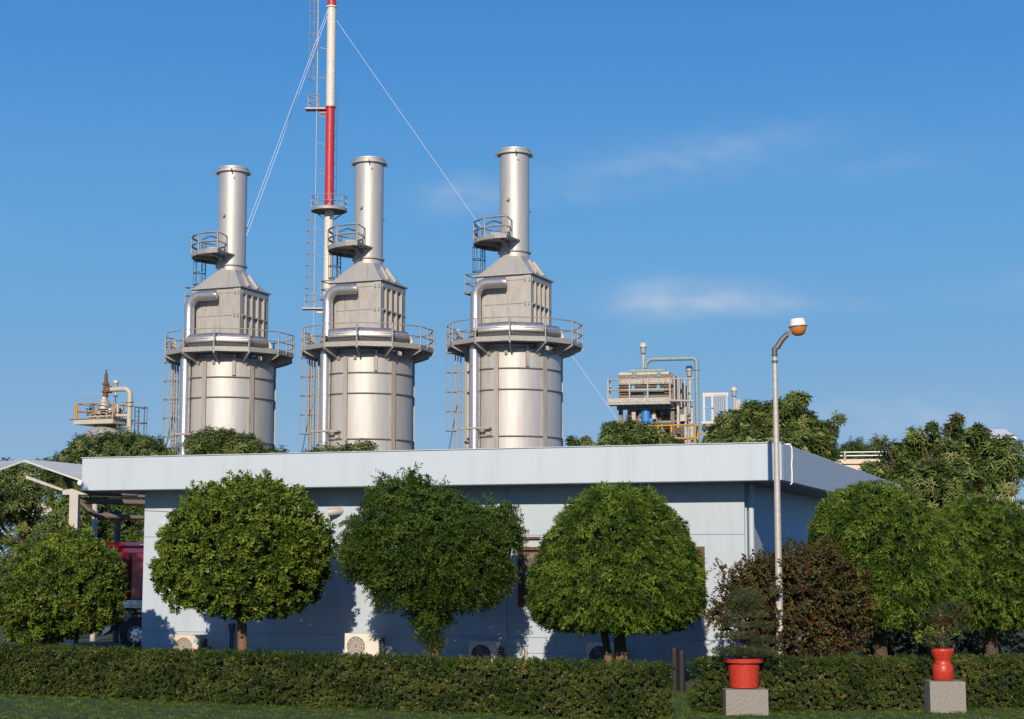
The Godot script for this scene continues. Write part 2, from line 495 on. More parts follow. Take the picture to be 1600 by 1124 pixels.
func make_stack() -> Node3D:
	var o := thing("exhaust_stack", "tall stainless exhaust stack standing farthest from the guyed red and white mast's near side", "exhaust stack", Vector3.ZERO, -22.0, "stainless exhaust stacks behind the low building")
	# the round lower drum
	ring_of("drum", [[2.93, 0], [2.93, 15.24], [2.4, 15.3], [0, 15.3]], M.steel, o, 64)
	for y in [1.6, 4.2, 7.0, 9.89, 12.75, 14.04]:
		ring_of("stiffener_ring", [[2.925, y - 0.03], [3.03, y - 0.03], [3.03, y + 0.03], [2.925, y + 0.03]], M.ring, o, 64)
	ring_of("drum_flange", [[2.92, 15.1], [3.06, 15.1], [3.06, 15.22], [2.92, 15.22]], M.rib, o, 64)
	for k in 6:
		var a := 60.0 * k
		var q := Basis(Vector3.UP, deg_to_rad(a))
		var st := mb()
		box(st, q * Vector3(0, 7.53, 3.03), Vector3(0.3, 15.06, 0.05), q)
		box(st, q * Vector3(0.13, 7.53, 2.97), Vector3(0.03, 15.04, 0.16), q)
		box(st, q * Vector3(-0.13, 7.53, 2.97), Vector3(0.03, 15.04, 0.16), q)
		build(st, "rib", M.rib, o)
	var q36 := Basis(Vector3.UP, deg_to_rad(37.0))
	boxed("hanger_plate", q36 * Vector3(0, 14.8, 3.0), Vector3(0.2, 1.3, 0.14), M.rib, o, q36)
	for a in [-9.0, 12.0, 52.0, 70.0, 96.0]:
		var q := Basis(Vector3.UP, deg_to_rad(a))
		ring_of("lifting_lug", [[0.05, -0.03], [0.11, -0.03], [0.11, 0.03], [0.05, 0.03], [0.05, -0.03]], M.rib, o, 10, q * Vector3(0, 14.98, 3.08), q * Basis(Vector3.RIGHT, PI / 2))
	# the square housing
	boxed("housing", Vector3(0, 17.6, 0), Vector3(3.44, 4.7, 3.44), M.panel, o)
	var xs := [-1.74, -0.77, 0.27, 1.39]
	var ys := [15.32, 16.7, 18.12, 19.6]
	for i in 3:
		for j in 3:
			var st := mb()
			soft_box(st, Vector3((xs[i] + xs[i + 1]) / 2, (ys[j] + ys[j + 1]) / 2, 1.735), Vector3(xs[i + 1] - xs[i] - 0.055, ys[j + 1] - ys[j] - 0.055, 0.06), 0.012)
			build(st, "cladding_panel", M.panel, o)
	var head := mb()
	soft_box(head, Vector3(-0.175, 19.79, 1.735), Vector3(3.1, 0.33, 0.05), 0.012)
	build(head, "head_panel", M.panel, o)
	for sgn in [[1.0, 1.0], [1.0, -1.0], [-1.0, 1.0], [-1.0, -1.0]]:
		var st := mb()
		box(st, Vector3(1.56 * sgn[0], 17.63, 1.775 * sgn[1]), Vector3(0.4, 4.6, 0.07))
		box(st, Vector3(1.79 * sgn[0], 17.63, 1.62 * sgn[1]), Vector3(0.06, 4.6, 0.38))
		build(st, "corner_post", M.panel, o)
	for y in [16.6, 18.12, 19.62]:
		for x in [1.44, 1.7]:
			boxed("hinge", Vector3(x, y, 1.85), Vector3(0.09, 0.22, 0.1), M.rib, o)
	var fin := mb()
	box(fin, Vector3(0.095, 0, 0), Vector3(0.19, 4.2, 0.045))
	var fin_mesh := fin.commit()
	for z in [1.12, 0.37, -0.38, -1.13]:
		put(fin_mesh, "fin", M.panel, o, Vector3(1.72, 17.44, z))
		var f2 := put(fin_mesh, "fin", M.panel, o, Vector3(-1.72, 17.44, z))
		f2.rotation.y = PI
		var f3 := put(fin_mesh, "fin", M.panel, o, Vector3(z, 17.44, -1.72))
		f3.rotation.y = PI / 2
	for s in [1.0, -1.0]:
		boxed("side_channel", Vector3(1.79 * s, 19.73, 0), Vector3(0.14, 0.36, 3.2), M.galv, o)
		boxed("side_stiffener", Vector3(1.8 * s, 18.13, 0), Vector3(0.18, 0.1, 3.1), M.galv, o)
		boxed("side_stiffener", Vector3(1.8 * s, 16.6, 0), Vector3(0.18, 0.1, 3.1), M.galv, o)
	boxed("hood_flange", Vector3(0, 19.99, 0), Vector3(3.9, 0.08, 3.9), M.galv, o)
	# the hood: square below, round above
	var st := mb()
	var n := 64
	for k in n:
		var pts: Array = []
		for j in 2:
			var a := TAU * (k + j) / n + PI / 4
			var d := Vector3(sin(a), 0, cos(a))
			pts.append([d * 1.78 / maxf(absf(d.x), absf(d.z)), d * 0.95])
		quad(st, pts[0][0] + Vector3(0, 20.03, 0), pts[1][0] + Vector3(0, 20.03, 0), pts[1][1] + Vector3(0, 21.32, 0), pts[0][1] + Vector3(0, 21.32, 0))
	build(st, "hood", M.steel, o)
	for z in [0.75, -0.35]:
		var a := Vector3(1.74, 20.12, z)
		var b := Vector3(1.12, 21.0, z * 0.72)
		var mid := (a + b) / 2 + Vector3(0.07, 0.05, 0)
		var y := (b - a).normalized()
		var zz := Vector3(0, 0, 1)
		boxed("hood_rib", mid, Vector3(0.16, (b - a).length(), 0.07), M.panel, o, Basis(y.cross(zz).normalized(), y, zz).orthonormalized())
	for x in [-0.55, 0.75]:
		tubed("hood_seam", [Vector3(x * 1.1, 20.06, 1.77), Vector3(x * 0.55, 21.28, 0.955 * cos(asin(x * 0.55)))], 0.018, M.rib, o, 5)
	# the flue
	ring_of("flue", [[0.94, 21.28], [0.94, 27.92]], M.steel, o, 48)
	ring_of("flue_flange", [[0.93, 21.62], [1.05, 21.62], [1.05, 21.7], [0.93, 21.7]], M.rib, o, 48)
	ring_of("flue_lip", [[0.93, 27.93], [1.12, 27.94], [1.13, 28.06], [1.0, 28.08], [0.985, 28.3], [0.9, 28.31], [0.88, 28.0], [0.88, 27.0]], M.steel, o, 48)
	ring_of("lip_band", [[0.97, 28.15], [1.015, 28.16], [1.015, 28.21], [0.97, 28.22]], M.rib, o, 48)
	for k in 4:
		var a := 22.0 - 86.0 + 90.0 * k
		ring_of("flue_lug", [[0.06, -0.025], [0.14, -0.025], [0.14, 0.025], [0.06, 0.025], [0.06, -0.025]], M.dark_steel, o, 12, polar(a, 1.16, 27.94), Basis(Vector3.UP, deg_to_rad(a - 90.0)) * Basis(Vector3.RIGHT, PI / 2))
	tubed("sample_port", [polar(-1, 0.9, 24.95), polar(-1, 1.12, 24.93)], 0.1, M.rib, o, 10)
	tubed("drip_bolt", [polar(36, 0.9, 27.5), polar(36, 1.02, 27.5)], 0.06, M.rib, o, 8)
	tubed("drip_bolt", [polar(108, 0.9, 24.3), polar(108, 1.03, 24.3)], 0.05, M.dark_steel, o, 8)
	# upper platform round the flue
	var poly: Array = []
	var edge: Array = []
	var yd := 22.35
	for k in 11:
		var p := polar(11.0 - 17.2 * k, 2.62)
		poly.append(Vector2(p.x, p.z))
		edge.append(p + Vector3(0, yd, 0))
	for k in 13:
		var p := polar(-161.0 + 17.0 * k, 0.97)
		poly.append(Vector2(p.x, p.z))
	st = mb()
	prism(st, poly, yd - 0.1, yd)
	build(st, "upper_deck", M.deck, o)
	st = mb()
	for k in 10:
		var a: Vector3 = edge[k]
		var b: Vector3 = edge[k + 1]
		var q := Basis(Vector3.UP, atan2((b - a).z * -1.0, (b - a).x))
		box(st, (a + b) / 2 + Vector3(0, -0.02, 0), Vector3(a.distance_to(b) + 0.02, 0.3, 0.03), q)
	build(st, "upper_toe_plate", M.galv, o)
	for e in [[11.0, 12.5], [-161.0, -163.0]]:
		var pa := polar(e[0], 2.6, yd)
		var pb := polar(e[1], 1.0, yd)
		var q := Basis(Vector3.UP, atan2((pb - pa).z * -1.0, (pb - pa).x))
		boxed("end_plate", (pa + pb) / 2 + Vector3(0, -0.02, 0), Vector3(1.6, 0.3, 0.03), M.galv, o, q)
	railing(o, [polar(12.5, 1.05, yd)] + edge.slice(0, 1) + edge.slice(2, 3) + edge.slice(4, 5) + edge.slice(6, 7) + edge.slice(8, 9) + edge.slice(10, 11), 1.2, M.galv, false, 0.04, 0.05)
	# the rails follow the round edge
	for h in [0.62, 1.2]:
		var up: Array = []
		for p in edge: up.append(p + Vector3(0, h, 0))
		tubed("curved_rail", up, 0.045, M.galv, o, 6)
	for a in [0.0, -45.0, -95.0, -140.0]:
		st = mb()
		var q := Basis(Vector3.UP, deg_to_rad(a))
		var v := [Vector3(0, yd - 0.1, 0.95), Vector3(0, yd - 0.1, 2.5), Vector3(0, yd - 0.2, 2.5), Vector3(0, yd - 0.48, 0.95)]
		for s in [-0.03, 0.03]:
			var c: Array = []
			for p in v: c.append(q * (p + Vector3(s, 0, 0)))
			if s < 0: quad(st, c[0], c[1], c[2], c[3])
			else: quad(st, c[3], c[2], c[1], c[0])
		quad(st, q * (v[2] + Vector3(-0.03, 0, 0)), q * (v[2] + Vector3(0.03, 0, 0)), q * (v[3] + Vector3(0.03, 0, 0)), q * (v[3] + Vector3(-0.03, 0, 0)))
		build(st, "upper_bracket", M.deck, o)
	tubed("probe", [polar(-40, 0.9, 23.5), polar(-40, 1.5, 23.6), polar(-46, 2.0, 23.35)], 0.05, M.dark_steel, o, 6)
	tubed("probe", [polar(-68, 0.9, 22.9), polar(-68, 1.5, 22.9)], 0.09, M.beige, o, 8)
	boxed("junction_box", polar(-86, 1.9, 22.75), Vector3(0.3, 0.4, 0.2), M.galv, o)
	tubed("aerial", [polar(-62, 2.0, 22.4), polar(-60, 1.9, 24.4)], 0.014, M.galv, o, 4)
	ladder(o, polar(-88, 2.1, 19.2), 23.4, polar(-88, 1.0), M.dark_steel, 20.6, 22.2, 0.8)
	# small landing on the side of the housing
	boxed("landing_deck", Vector3(-2.55, 19.2, -0.2), Vector3(1.35, 0.1, 1.6), M.deck, o)
	railing(o, [Vector3(-1.95, 19.25, 0.55), Vector3(-3.18, 19.25, 0.55), Vector3(-3.18, 19.25, -0.95), Vector3(-1.95, 19.25, -0.95)], 1.15, M.galv)
	ladder(o, Vector3(-2.9, 15.7, -1.1), 20.3, Vector3(0, 0, -1), M.galv)
	# the bright clad pipe with its elbow
	var top := 19.42
	var pz := 2.35
	var line: Array = [Vector3(-1.42, 0, 3.02), Vector3(-1.42, 15.2, 3.02), Vector3(-1.66, 16.2, pz)]
	line += bend(Vector3(-1.66, 16.3, pz), Vector3(-1.66, top, pz), Vector3(0.3, top, pz), 0.78, 10)
	line.append(Vector3(0.22, top, pz))
	tubed("clad_pipe", line, 0.325, M.alu, o, 24)
	st = mb()
	tube(st, [Vector3(0.2, top, pz), Vector3(0.3, top, pz), Vector3(0.36, top, pz - 0.02)], [0.335, 0.335, 0.2], 24)
	build(st, "pipe_end", M.alu, o)
	for y in [2.0, 3.6, 5.2, 6.8, 8.4, 9.3, 10.9, 11.9, 13.0, 14.0, 14.9]:
		ring_of("pipe_band", [[0.32, -0.015], [0.331, -0.015], [0.331, 0.015], [0.32, 0.015]], M.galv, o, 20, Vector3(-1.42, y, 3.02))
	for k in range(1, 10):
		var i := 3 + k
		ring_of("pipe_band", [[0.33, -0.012], [0.34, -0.012], [0.34, 0.012], [0.33, 0.012]], M.galv, o, 20, line[i], frame_of(line[mini(i + 1, line.size() - 1)] - line[i - 1]))
	st = mb()
	box(st, Vector3(-1.25, 10.4, 3.35), Vector3(1.9, 0.1, 0.1))
	box(st, Vector3(-1.9, 10.4, 3.0), Vector3(0.1, 0.1, 0.8))
	box(st, Vector3(-0.55, 10.36, 3.05), Vector3(0.5, 0.1, 0.75))
	box(st, Vector3(-0.5, 10.12, 2.98), Vector3(0.3, 0.36, 0.2))
	build(st, "pipe_support", M.rib, o)
	# horizontal clad silencer on the main platform
	var sil: Array = []
	for a in [-16.0, 18.0, 52.0, 76.0]: sil.append(polar(a, 3.4, 16.34))
	tubed("silencer", sil.slice(0, 3), 0.48, M.alu, o, 24)
	tubed("silencer_tail", [sil[2], sil[2].lerp(sil[3], 0.85)], 0.36, M.alu, o, 24)
	ring_of("silencer_band", [[0.425, -0.14], [0.46, -0.13], [0.46, 0.13], [0.425, 0.14]], M.alu, o, 24, polar(19.5, 3.41, 16.3), frame_of(polar(19.5 + 90.0, 1)))
	tubed("silencer_elbow", bend(polar(66, 3.3, 16.3), polar(80, 3.45, 16.3), polar(80, 3.45, 15.7), 0.3, 8), 0.17, M.white_paint, o, 12)
	boxed("valve_body", polar(-27, 3.4, 16.1), Vector3(0.45, 0.35, 0.3), M.rib, o, Basis(Vector3.UP, deg_to_rad(-25.0)))
	boxed("valve_block", polar(-21, 3.42, 16.25), Vector3(0.3, 0.3, 0.25), M.rust, o, Basis(Vector3.UP, deg_to_rad(-21.0)))
	boxed("cable_box", polar(-45, 3.7, 16.15), Vector3(0.5, 0.3, 0.3), M.galv, o, Basis(Vector3.UP, deg_to_rad(-45.0)))
	boxed("cable_box", polar(-58, 3.6, 16.45), Vector3(0.25, 0.5, 0.2), M.rib, o, Basis(Vector3.UP, deg_to_rad(-58.0)))
	# main platform
	poly = []
	var corner: Array = []
	for k in 12:
		var p := polar(18.0 + 30.0 * k, 4.28)
		poly.append(Vector2(p.x, p.z))
		corner.append(p + Vector3(0, 15.68, 0))
	st = mb()
	for k in 12:
		var a := polar(18.0 + 30.0 * k, 4.26, 15.66)
		var b := polar(48.0 + 30.0 * k, 4.26, 15.66)
		var c := polar(48.0 + 30.0 * k, 2.5, 15.66)
		var d := polar(18.0 + 30.0 * k, 2.5, 15.66)
		var dn := Vector3(0, -0.08, 0)
		quad(st, a, b, c, d)
		quad(st, d + dn, c + dn, b + dn, a + dn)
		quad(st, a + dn, b + dn, b, a)
		quad(st, c + dn, d + dn, d, c)
	build(st, "deck", M.deck, o)
	for k in 12:
		var a: Vector3 = corner[k]
		var b: Vector3 = corner[(k + 1) % 12]
		var q := Basis(Vector3.UP, atan2((b - a).z * -1.0, (b - a).x))
		boxed("toe_plate", (a + b) / 2 + Vector3(0, 0.03, 0), Vector3(a.distance_to(b) + 0.01, 0.3, 0.025), M.galv, o, q)
	railing(o, corner, 1.32, M.galv, true, 0.035, 0.05)
	for a in [93.0, -57.0, -87.0, 123.0]:
		tubed("rail_post", [polar(a, 4.16, 15.66), polar(a, 4.16, 17.0)], 0.04, M.galv, o, 6)
	for k in 12:
		var q := Basis(Vector3.UP, deg_to_rad(18.0 + 30.0 * k))
		st = mb()
		var v := [Vector3(0, 15.58, 2.9), Vector3(0, 15.58, 4.32), Vector3(0, 15.44, 4.32), Vector3(0, 15.26, 3.9), Vector3(0, 14.95, 2.9)]
		for s in [-0.04, 0.04]:
			var c: Array = []
			for p in v: c.append(q * (p + Vector3(s, 0, 0)))
			if s < 0:
				quad(st, c[0], c[1], c[2], c[3])
				tri(st, c[0], c[3], c[4])
			else:
				quad(st, c[3], c[2], c[1], c[0])
				tri(st, c[4], c[3], c[0])
		for i in [1, 2, 3]:
			quad(st, q * (v[i] + Vector3(-0.04, 0, 0)), q * (v[i] + Vector3(0.04, 0, 0)), q * (v[i + 1] + Vector3(0.04, 0, 0)), q * (v[i + 1] + Vector3(-0.04, 0, 0)))
		build(st, "platform_bracket", M.galv, o)
	# ladder to the platform, in its cage
	ladder(o, polar(-66, 3.55, 0), 17.0, polar(-66, 1.0), M.galv, 10.4, 16.8, 1.22)
	st = mb()
	for r in [3.38, 3.72]:
		for s in [-3.2, 3.2]:
			rod(st, polar(-66 + s, r, 0), polar(-66 + s, r, 15.5), 0.045, 4)
	build(st, "ladder_frame", M.galv, o)
	for y in [10.5, 11.6, 12.9, 14.1]:
		tubed("ladder_tie", [polar(-66, 2.9, y), polar(-66, 3.6, y)], 0.05, M.galv, o, 6)
	tubed("ladder_brace", [polar(-64, 4.1, 9.2), polar(-66, 3.6, 12.0)], 0.035, M.dark_steel, o, 5)
	boxed("gate_board", polar(-78, 4.2, 16.3), Vector3(0.75, 1.1, 0.04), M.galv, o, Basis(Vector3.UP, deg_to_rad(-60.0)))
	tubed("conduit", [polar(-58, 3.12, 0), polar(-58, 3.12, 15.4)], 0.06, M.galv, o, 6)
	tubed("stub_mast", [polar(-82, 4.2, 16.9), polar(-86, 4.35, 18.0)], 0.02, M.galv, o, 4)
	return o

# ------------------------------------------------------------------ the guyed mast

func make_mast() -> void:
	var o := thing("vent_mast", "slender guyed mast in red and white bands with caged ladder and small platforms", "mast", ground_at(506.6, 140))
	ring_of("lower_section", [[0.42, 0], [0.42, 23.4]], M.red_paint, o, 20)
	ring_of("white_section", [[0.395, 23.4], [0.39, 32.2]], M.white_paint, o, 20)
	ring_of("red_section", [[0.39, 32.2], [0.385, 40.7]], M.red_paint, o, 20)
	ring_of("white_section", [[0.385, 40.7], [0.38, 49.6]], M.white_paint, o, 20)
	ring_of("red_section", [[0.38, 49.6], [0.375, 56.0], [0, 56.1]], M.red_paint, o, 20)
	for y in [23.4, 32.0, 40.75, 49.6]:
		ring_of("flange", [[0.375, y - 0.06], [0.47, y - 0.06], [0.47, y + 0.06], [0.375, y + 0.06]], M.white_paint if y > 45 else M.red_paint, o, 20)
	# round platform
	ring_of("platform_deck", [[0.36, 31.75], [1.5, 31.75], [1.5, 31.85], [0.36, 31.85]], M.deck, o, 16)
	ring_of("platform_edge", [[1.48, 31.7], [1.53, 31.7], [1.53, 31.95], [1.48, 31.95]], M.galv, o, 16)
	var pts: Array = []
	for k in 8: pts.append(polar(45.0 * k + 10.0, 1.5, 31.85))
	railing(o, pts, 1.1, M.galv, true)
	for k in 4:
		tubed("platform_strut", [polar(90.0 * k + 20, 1.3, 31.7), polar(90.0 * k + 20, 0.36, 31.0)], 0.05, M.deck, o, 5)
	# ladder with two runs of cage
	var out := Vector3(-1, 0, 0.1)
	ladder(o, Vector3(-1.15, 0, 0.1), 56.0, out, M.pole, 25.1, 31.5, 0.98, M.galv)
	ladder(o, Vector3(-1.13, 40.9, 0.1), 56.0, out, M.galv, 43.2, 55.0, 0.98, M.galv)
	for y in [27.9, 30.2, 35.0, 37.6, 40.0, 43.4, 46.0, 25.4]:
		tubed("ladder_tie", [Vector3(-1.1, y, 0.1), Vector3(-0.3, y - 0.12, 0)], 0.04, M.galv, o, 5)
	for e in [[40.55, -1.85], [23.35, -1.9]]:
		boxed("rest_deck", Vector3(e[1] / 2 - 0.3, e[0], 0.1), Vector3(1.75, 0.12, 0.9), M.rib, o)
		railing(o, [Vector3(-1.0, e[0] + 0.06, 0.52), Vector3(e[1], e[0] + 0.06, 0.52), Vector3(e[1], e[0] + 0.06, -0.32), Vector3(-1.0, e[0] + 0.06, -0.32)], 1.15, M.galv)
		boxed("rest_bracket", Vector3(-0.55, e[0] - 0.2, 0.1), Vector3(0.7, 0.3, 0.2), M.red_paint if e[0] > 40 else M.white_paint, o)
	var st := mb()
	rod(st, Vector3(0.6, 33, 0.1), Vector3(0.6, 42, 0.1), 0.018, 4)
	build(st, "earth_cable", M.dark_steel, o)
	for k in 7:
		tubed("cable_clip", [Vector3(0.62, 33.5 + 1.2 * k, 0.1), Vector3(0.32, 33.4 + 1.2 * k, 0.1)], 0.03, M.dark_steel, o, 4)
	var top := at(512.5, 13, 140)
	for w in [[168.0, 125.0, 0.0, "pale guy wire running from the mast down past the stack nearest the carport"], [176.0, 127.0, -0.5, "second pale guy wire close beside the first, on the carport side of the mast"], [1153.0, 152.0, 0.0, "long pale guy wire running from the mast down behind the stack nearest the cooler frame"]]:
		var a := top + Vector3(0, w[2], 0)
		var b := ground_at(w[0], w[1])
		var line: Array = []
		for k in 13:
			var t := k / 12.0
			line.append(a.lerp(b, t) + Vector3(0, -1.2 * t * (1 - t), 0))
		var g := tubed("guy_wire", line, 0.018, M.lamp_white, self, 5)
		tag(g, w[3], "guy wire", "guy wires of the mast")

# ------------------------------------------------------------------ plant beyond the building

func flood_lamp(px: float, y_top: float, y_foot: float, d: float, label: String) -> void:
	var head := at(px, y_top, d)
	var o := thing("flood_lamp", label, "flood lamp", Vector3(head.x, 0, -d), 0, "dome flood lamps of the plant")
	var foot := at(px, y_foot, d).y
	tubed("pole", [Vector3(0, minf(foot, 0.0), 0), Vector3(0, head.y - 0.5, 0)], 0.06, M.pole, o, 8)
	ring_of("cap", [[0.17, head.y - 0.24], [0.2, head.y - 0.22], [0.18, head.y - 0.06], [0.12, head.y], [0, head.y + 0.01]], M.lamp_cap, o, 14)
	ring_of("guard", [[0.1, head.y - 0.55], [0.13, head.y - 0.52], [0.15, head.y - 0.24]], M.galv, o, 14)
	ring_of("lens", [[0, head.y - 0.6], [0.09, head.y - 0.57], [0.1, head.y - 0.25], [0, head.y - 0.25]], M.dark_steel, o, 12)
	tubed("bracket", [Vector3(0, head.y - 0.55, 0), Vector3(0.12, head.y - 0.9, 0.08), Vector3(0, head.y - 1.1, 0)], 0.03, M.galv, o, 5)

func handwheel(o: Node3D, c: Vector3, r: float, m: Material) -> void:
	var st := mb()
	var hoop: Array = []
	for k in 13: hoop.append(c + polar(30.0 * k, r))
	tube(st, hoop, 0.025, 5)
	for k in 3: rod(st, c + polar(60.0 * k, r), c - polar(60.0 * k, r), 0.015, 4)
	rod(st, c, c - Vector3(0, 0.5, 0), 0.03, 6)
	build(st, "handwheel", m, o)

func make_vessel() -> void:
	var d := 110.0
	var o := thing("pressure_vessel", "domed grey vessel topped by a yellow railed deck of valves and a beige elbow pipe", "vessel", ground_at(158, d), -22)
	var yd := at(150, 657, d).y
	ring_of("shell", [[1.72, 0], [1.72, yd - 1.75], [1.6, yd - 1.25], [1.35, yd - 0.85], [0.95, yd - 0.55], [0.4, yd - 0.38], [0, yd - 0.35]], M.steel, o, 40, Vector3.ZERO, Basis(), true)
	boxed("deck", Vector3(-0.2, yd - 0.15, 0), Vector3(3.1, 0.3, 2.2), M.beige, o)
	boxed("deck_grating", Vector3(-0.3, yd + 0.025, 0), Vector3(3.5, 0.05, 2.3), M.deck, o)
	ring_of("skirt", [[0.7, yd - 0.6], [0.7, yd - 0.3]], M.dark_steel, o, 24)
	railing(o, [Vector3(1.25, yd, 1.0), Vector3(-1.7, yd, 1.0), Vector3(-1.7, yd, -1.0), Vector3(1.25, yd, -1.0)], 1.05, M.yellow, false, 0.03, 0.055)
	tubed("gate_post", [Vector3(-1.55, yd, 1.02), Vector3(-1.55, yd + 1.1, 1.02)], 0.07, M.yellow, o, 6)
	# nozzle and relief valve
	ring_of("nozzle", [[0.42, yd + 0.7], [0.42, yd + 1.05], [0.36, yd + 1.12], [0.22, yd + 1.4], [0.2, yd + 1.5]], M.steel, o, 20, Vector3(0.05, 0, 0.3))
	ring_of("relief_valve", [[0.17, yd + 1.5], [0.19, yd + 1.55], [0.17, yd + 1.75], [0.26, yd + 1.8], [0.26, yd + 1.88], [0.17, yd + 1.95], [0.16, yd + 2.25], [0.22, yd + 2.3], [0.22, yd + 2.38], [0.13, yd + 2.5], [0.1, yd + 3.05], [0.05, yd + 3.1], [0.05, yd + 3.3], [0, yd + 3.32]], M.rust, o, 14, Vector3(0.15, 0, 0.3))
	var yp := yd + 1.98
	var bendp := bend(Vector3(0.2, yp, 0.3), Vector3(2.05, yp, 0.3), Vector3(2.05, yd - 3, 0.3), 0.42, 8)
	tubed("relief_pipe", [Vector3(0.35, yp, 0.3)] + bendp + [Vector3(2.05, 0, 0.3)], 0.165, M.beige, o, 14)
	for y in [yd + 1.12, yd + 0.86]:
		ring_of("pipe_flange", [[0.16, y - 0.05], [0.26, y - 0.05], [0.26, y + 0.05], [0.16, y + 0.05]], M.rib, o, 16, Vector3(2.05, 0, 0.3))
	ring_of("pipe_flange", [[0.16, -0.05], [0.25, -0.05], [0.25, 0.05], [0.16, 0.05]], M.rust, o, 16, Vector3(0.5, yp, 0.3), frame_of(Vector3.RIGHT))
	tubed("branch_pipe", [Vector3(1.3, yd + 0.98, 0.3), Vector3(2.0, yd + 1.0, 0.3)], 0.09, M.rib, o, 10)
	tubed("branch_pipe", [Vector3(0.9, yd + 0.25, 0.6), Vector3(2.0, yd + 0.22, 0.35)], 0.1, M.beige, o, 10)
	tubed("impulse_line", [Vector3(-1.3, yd + 0.4, 0.9), Vector3(-1.3, yd + 1.75, 0.9), Vector3(0.1, yd + 1.72, 0.4)], 0.02, M.pole, o, 5)
	handwheel(o, Vector3(-0.55, yd + 1.0, 0.6), 0.2, M.rust)
	handwheel(o, Vector3(-1.1, yd + 0.75, 0.5), 0.13, M.dark_steel)
	handwheel(o, Vector3(0.85, yd + 1.55, 0.2), 0.15, M.dark_steel)
	handwheel(o, Vector3(1.3, yd + 1.1, -0.1), 0.16, M.dark_steel)
	var r := RandomNumberGenerator.new()
	r.seed = 7
	for k in 30:
		var x := r.randf_range(-1.3, 1.2)
		var z := r.randf_range(-0.6, 0.8)
		var m: Material = [M.rust, M.rib, M.beige, M.dark_steel, M.galv][r.randi() % 5]
		var h := r.randf_range(0.3, 1.0)
		var st := mb()
		lathe(st, [[0.06, yd + 0.05], [0.07, yd + h * 0.5], [0.14, yd + h * 0.52], [0.14, yd + h * 0.6], [0.08, yd + h * 0.64], [0.1, yd + h * 0.85], [0.04, yd + h], [0.0, yd + h]], 10, Vector3(x, 0, z))
		build(st, "valve", m, o)
	for k in 5:
		var y := yd + 0.2 + 0.13 * k
		tubed("header_pipe", [Vector3(-0.9 + 0.12 * k, y, 0.75 - 0.25 * k), Vector3(1.0, y, 0.75 - 0.25 * k)], 0.045, [M.beige, M.rust, M.galv, M.yellow, M.rib][k], o, 8)
	boxed("gauge_box", Vector3(0.95, yd + 0.55, 0.85), Vector3(0.2, 0.22, 0.12), M.lamp_white, o)
	ladder(o, Vector3(2.55, 0, 0.2), yd + 0.8, Vector3(1, 0, 0), M.dark_steel, yd - 2.3, yd + 0.8, 1.0)

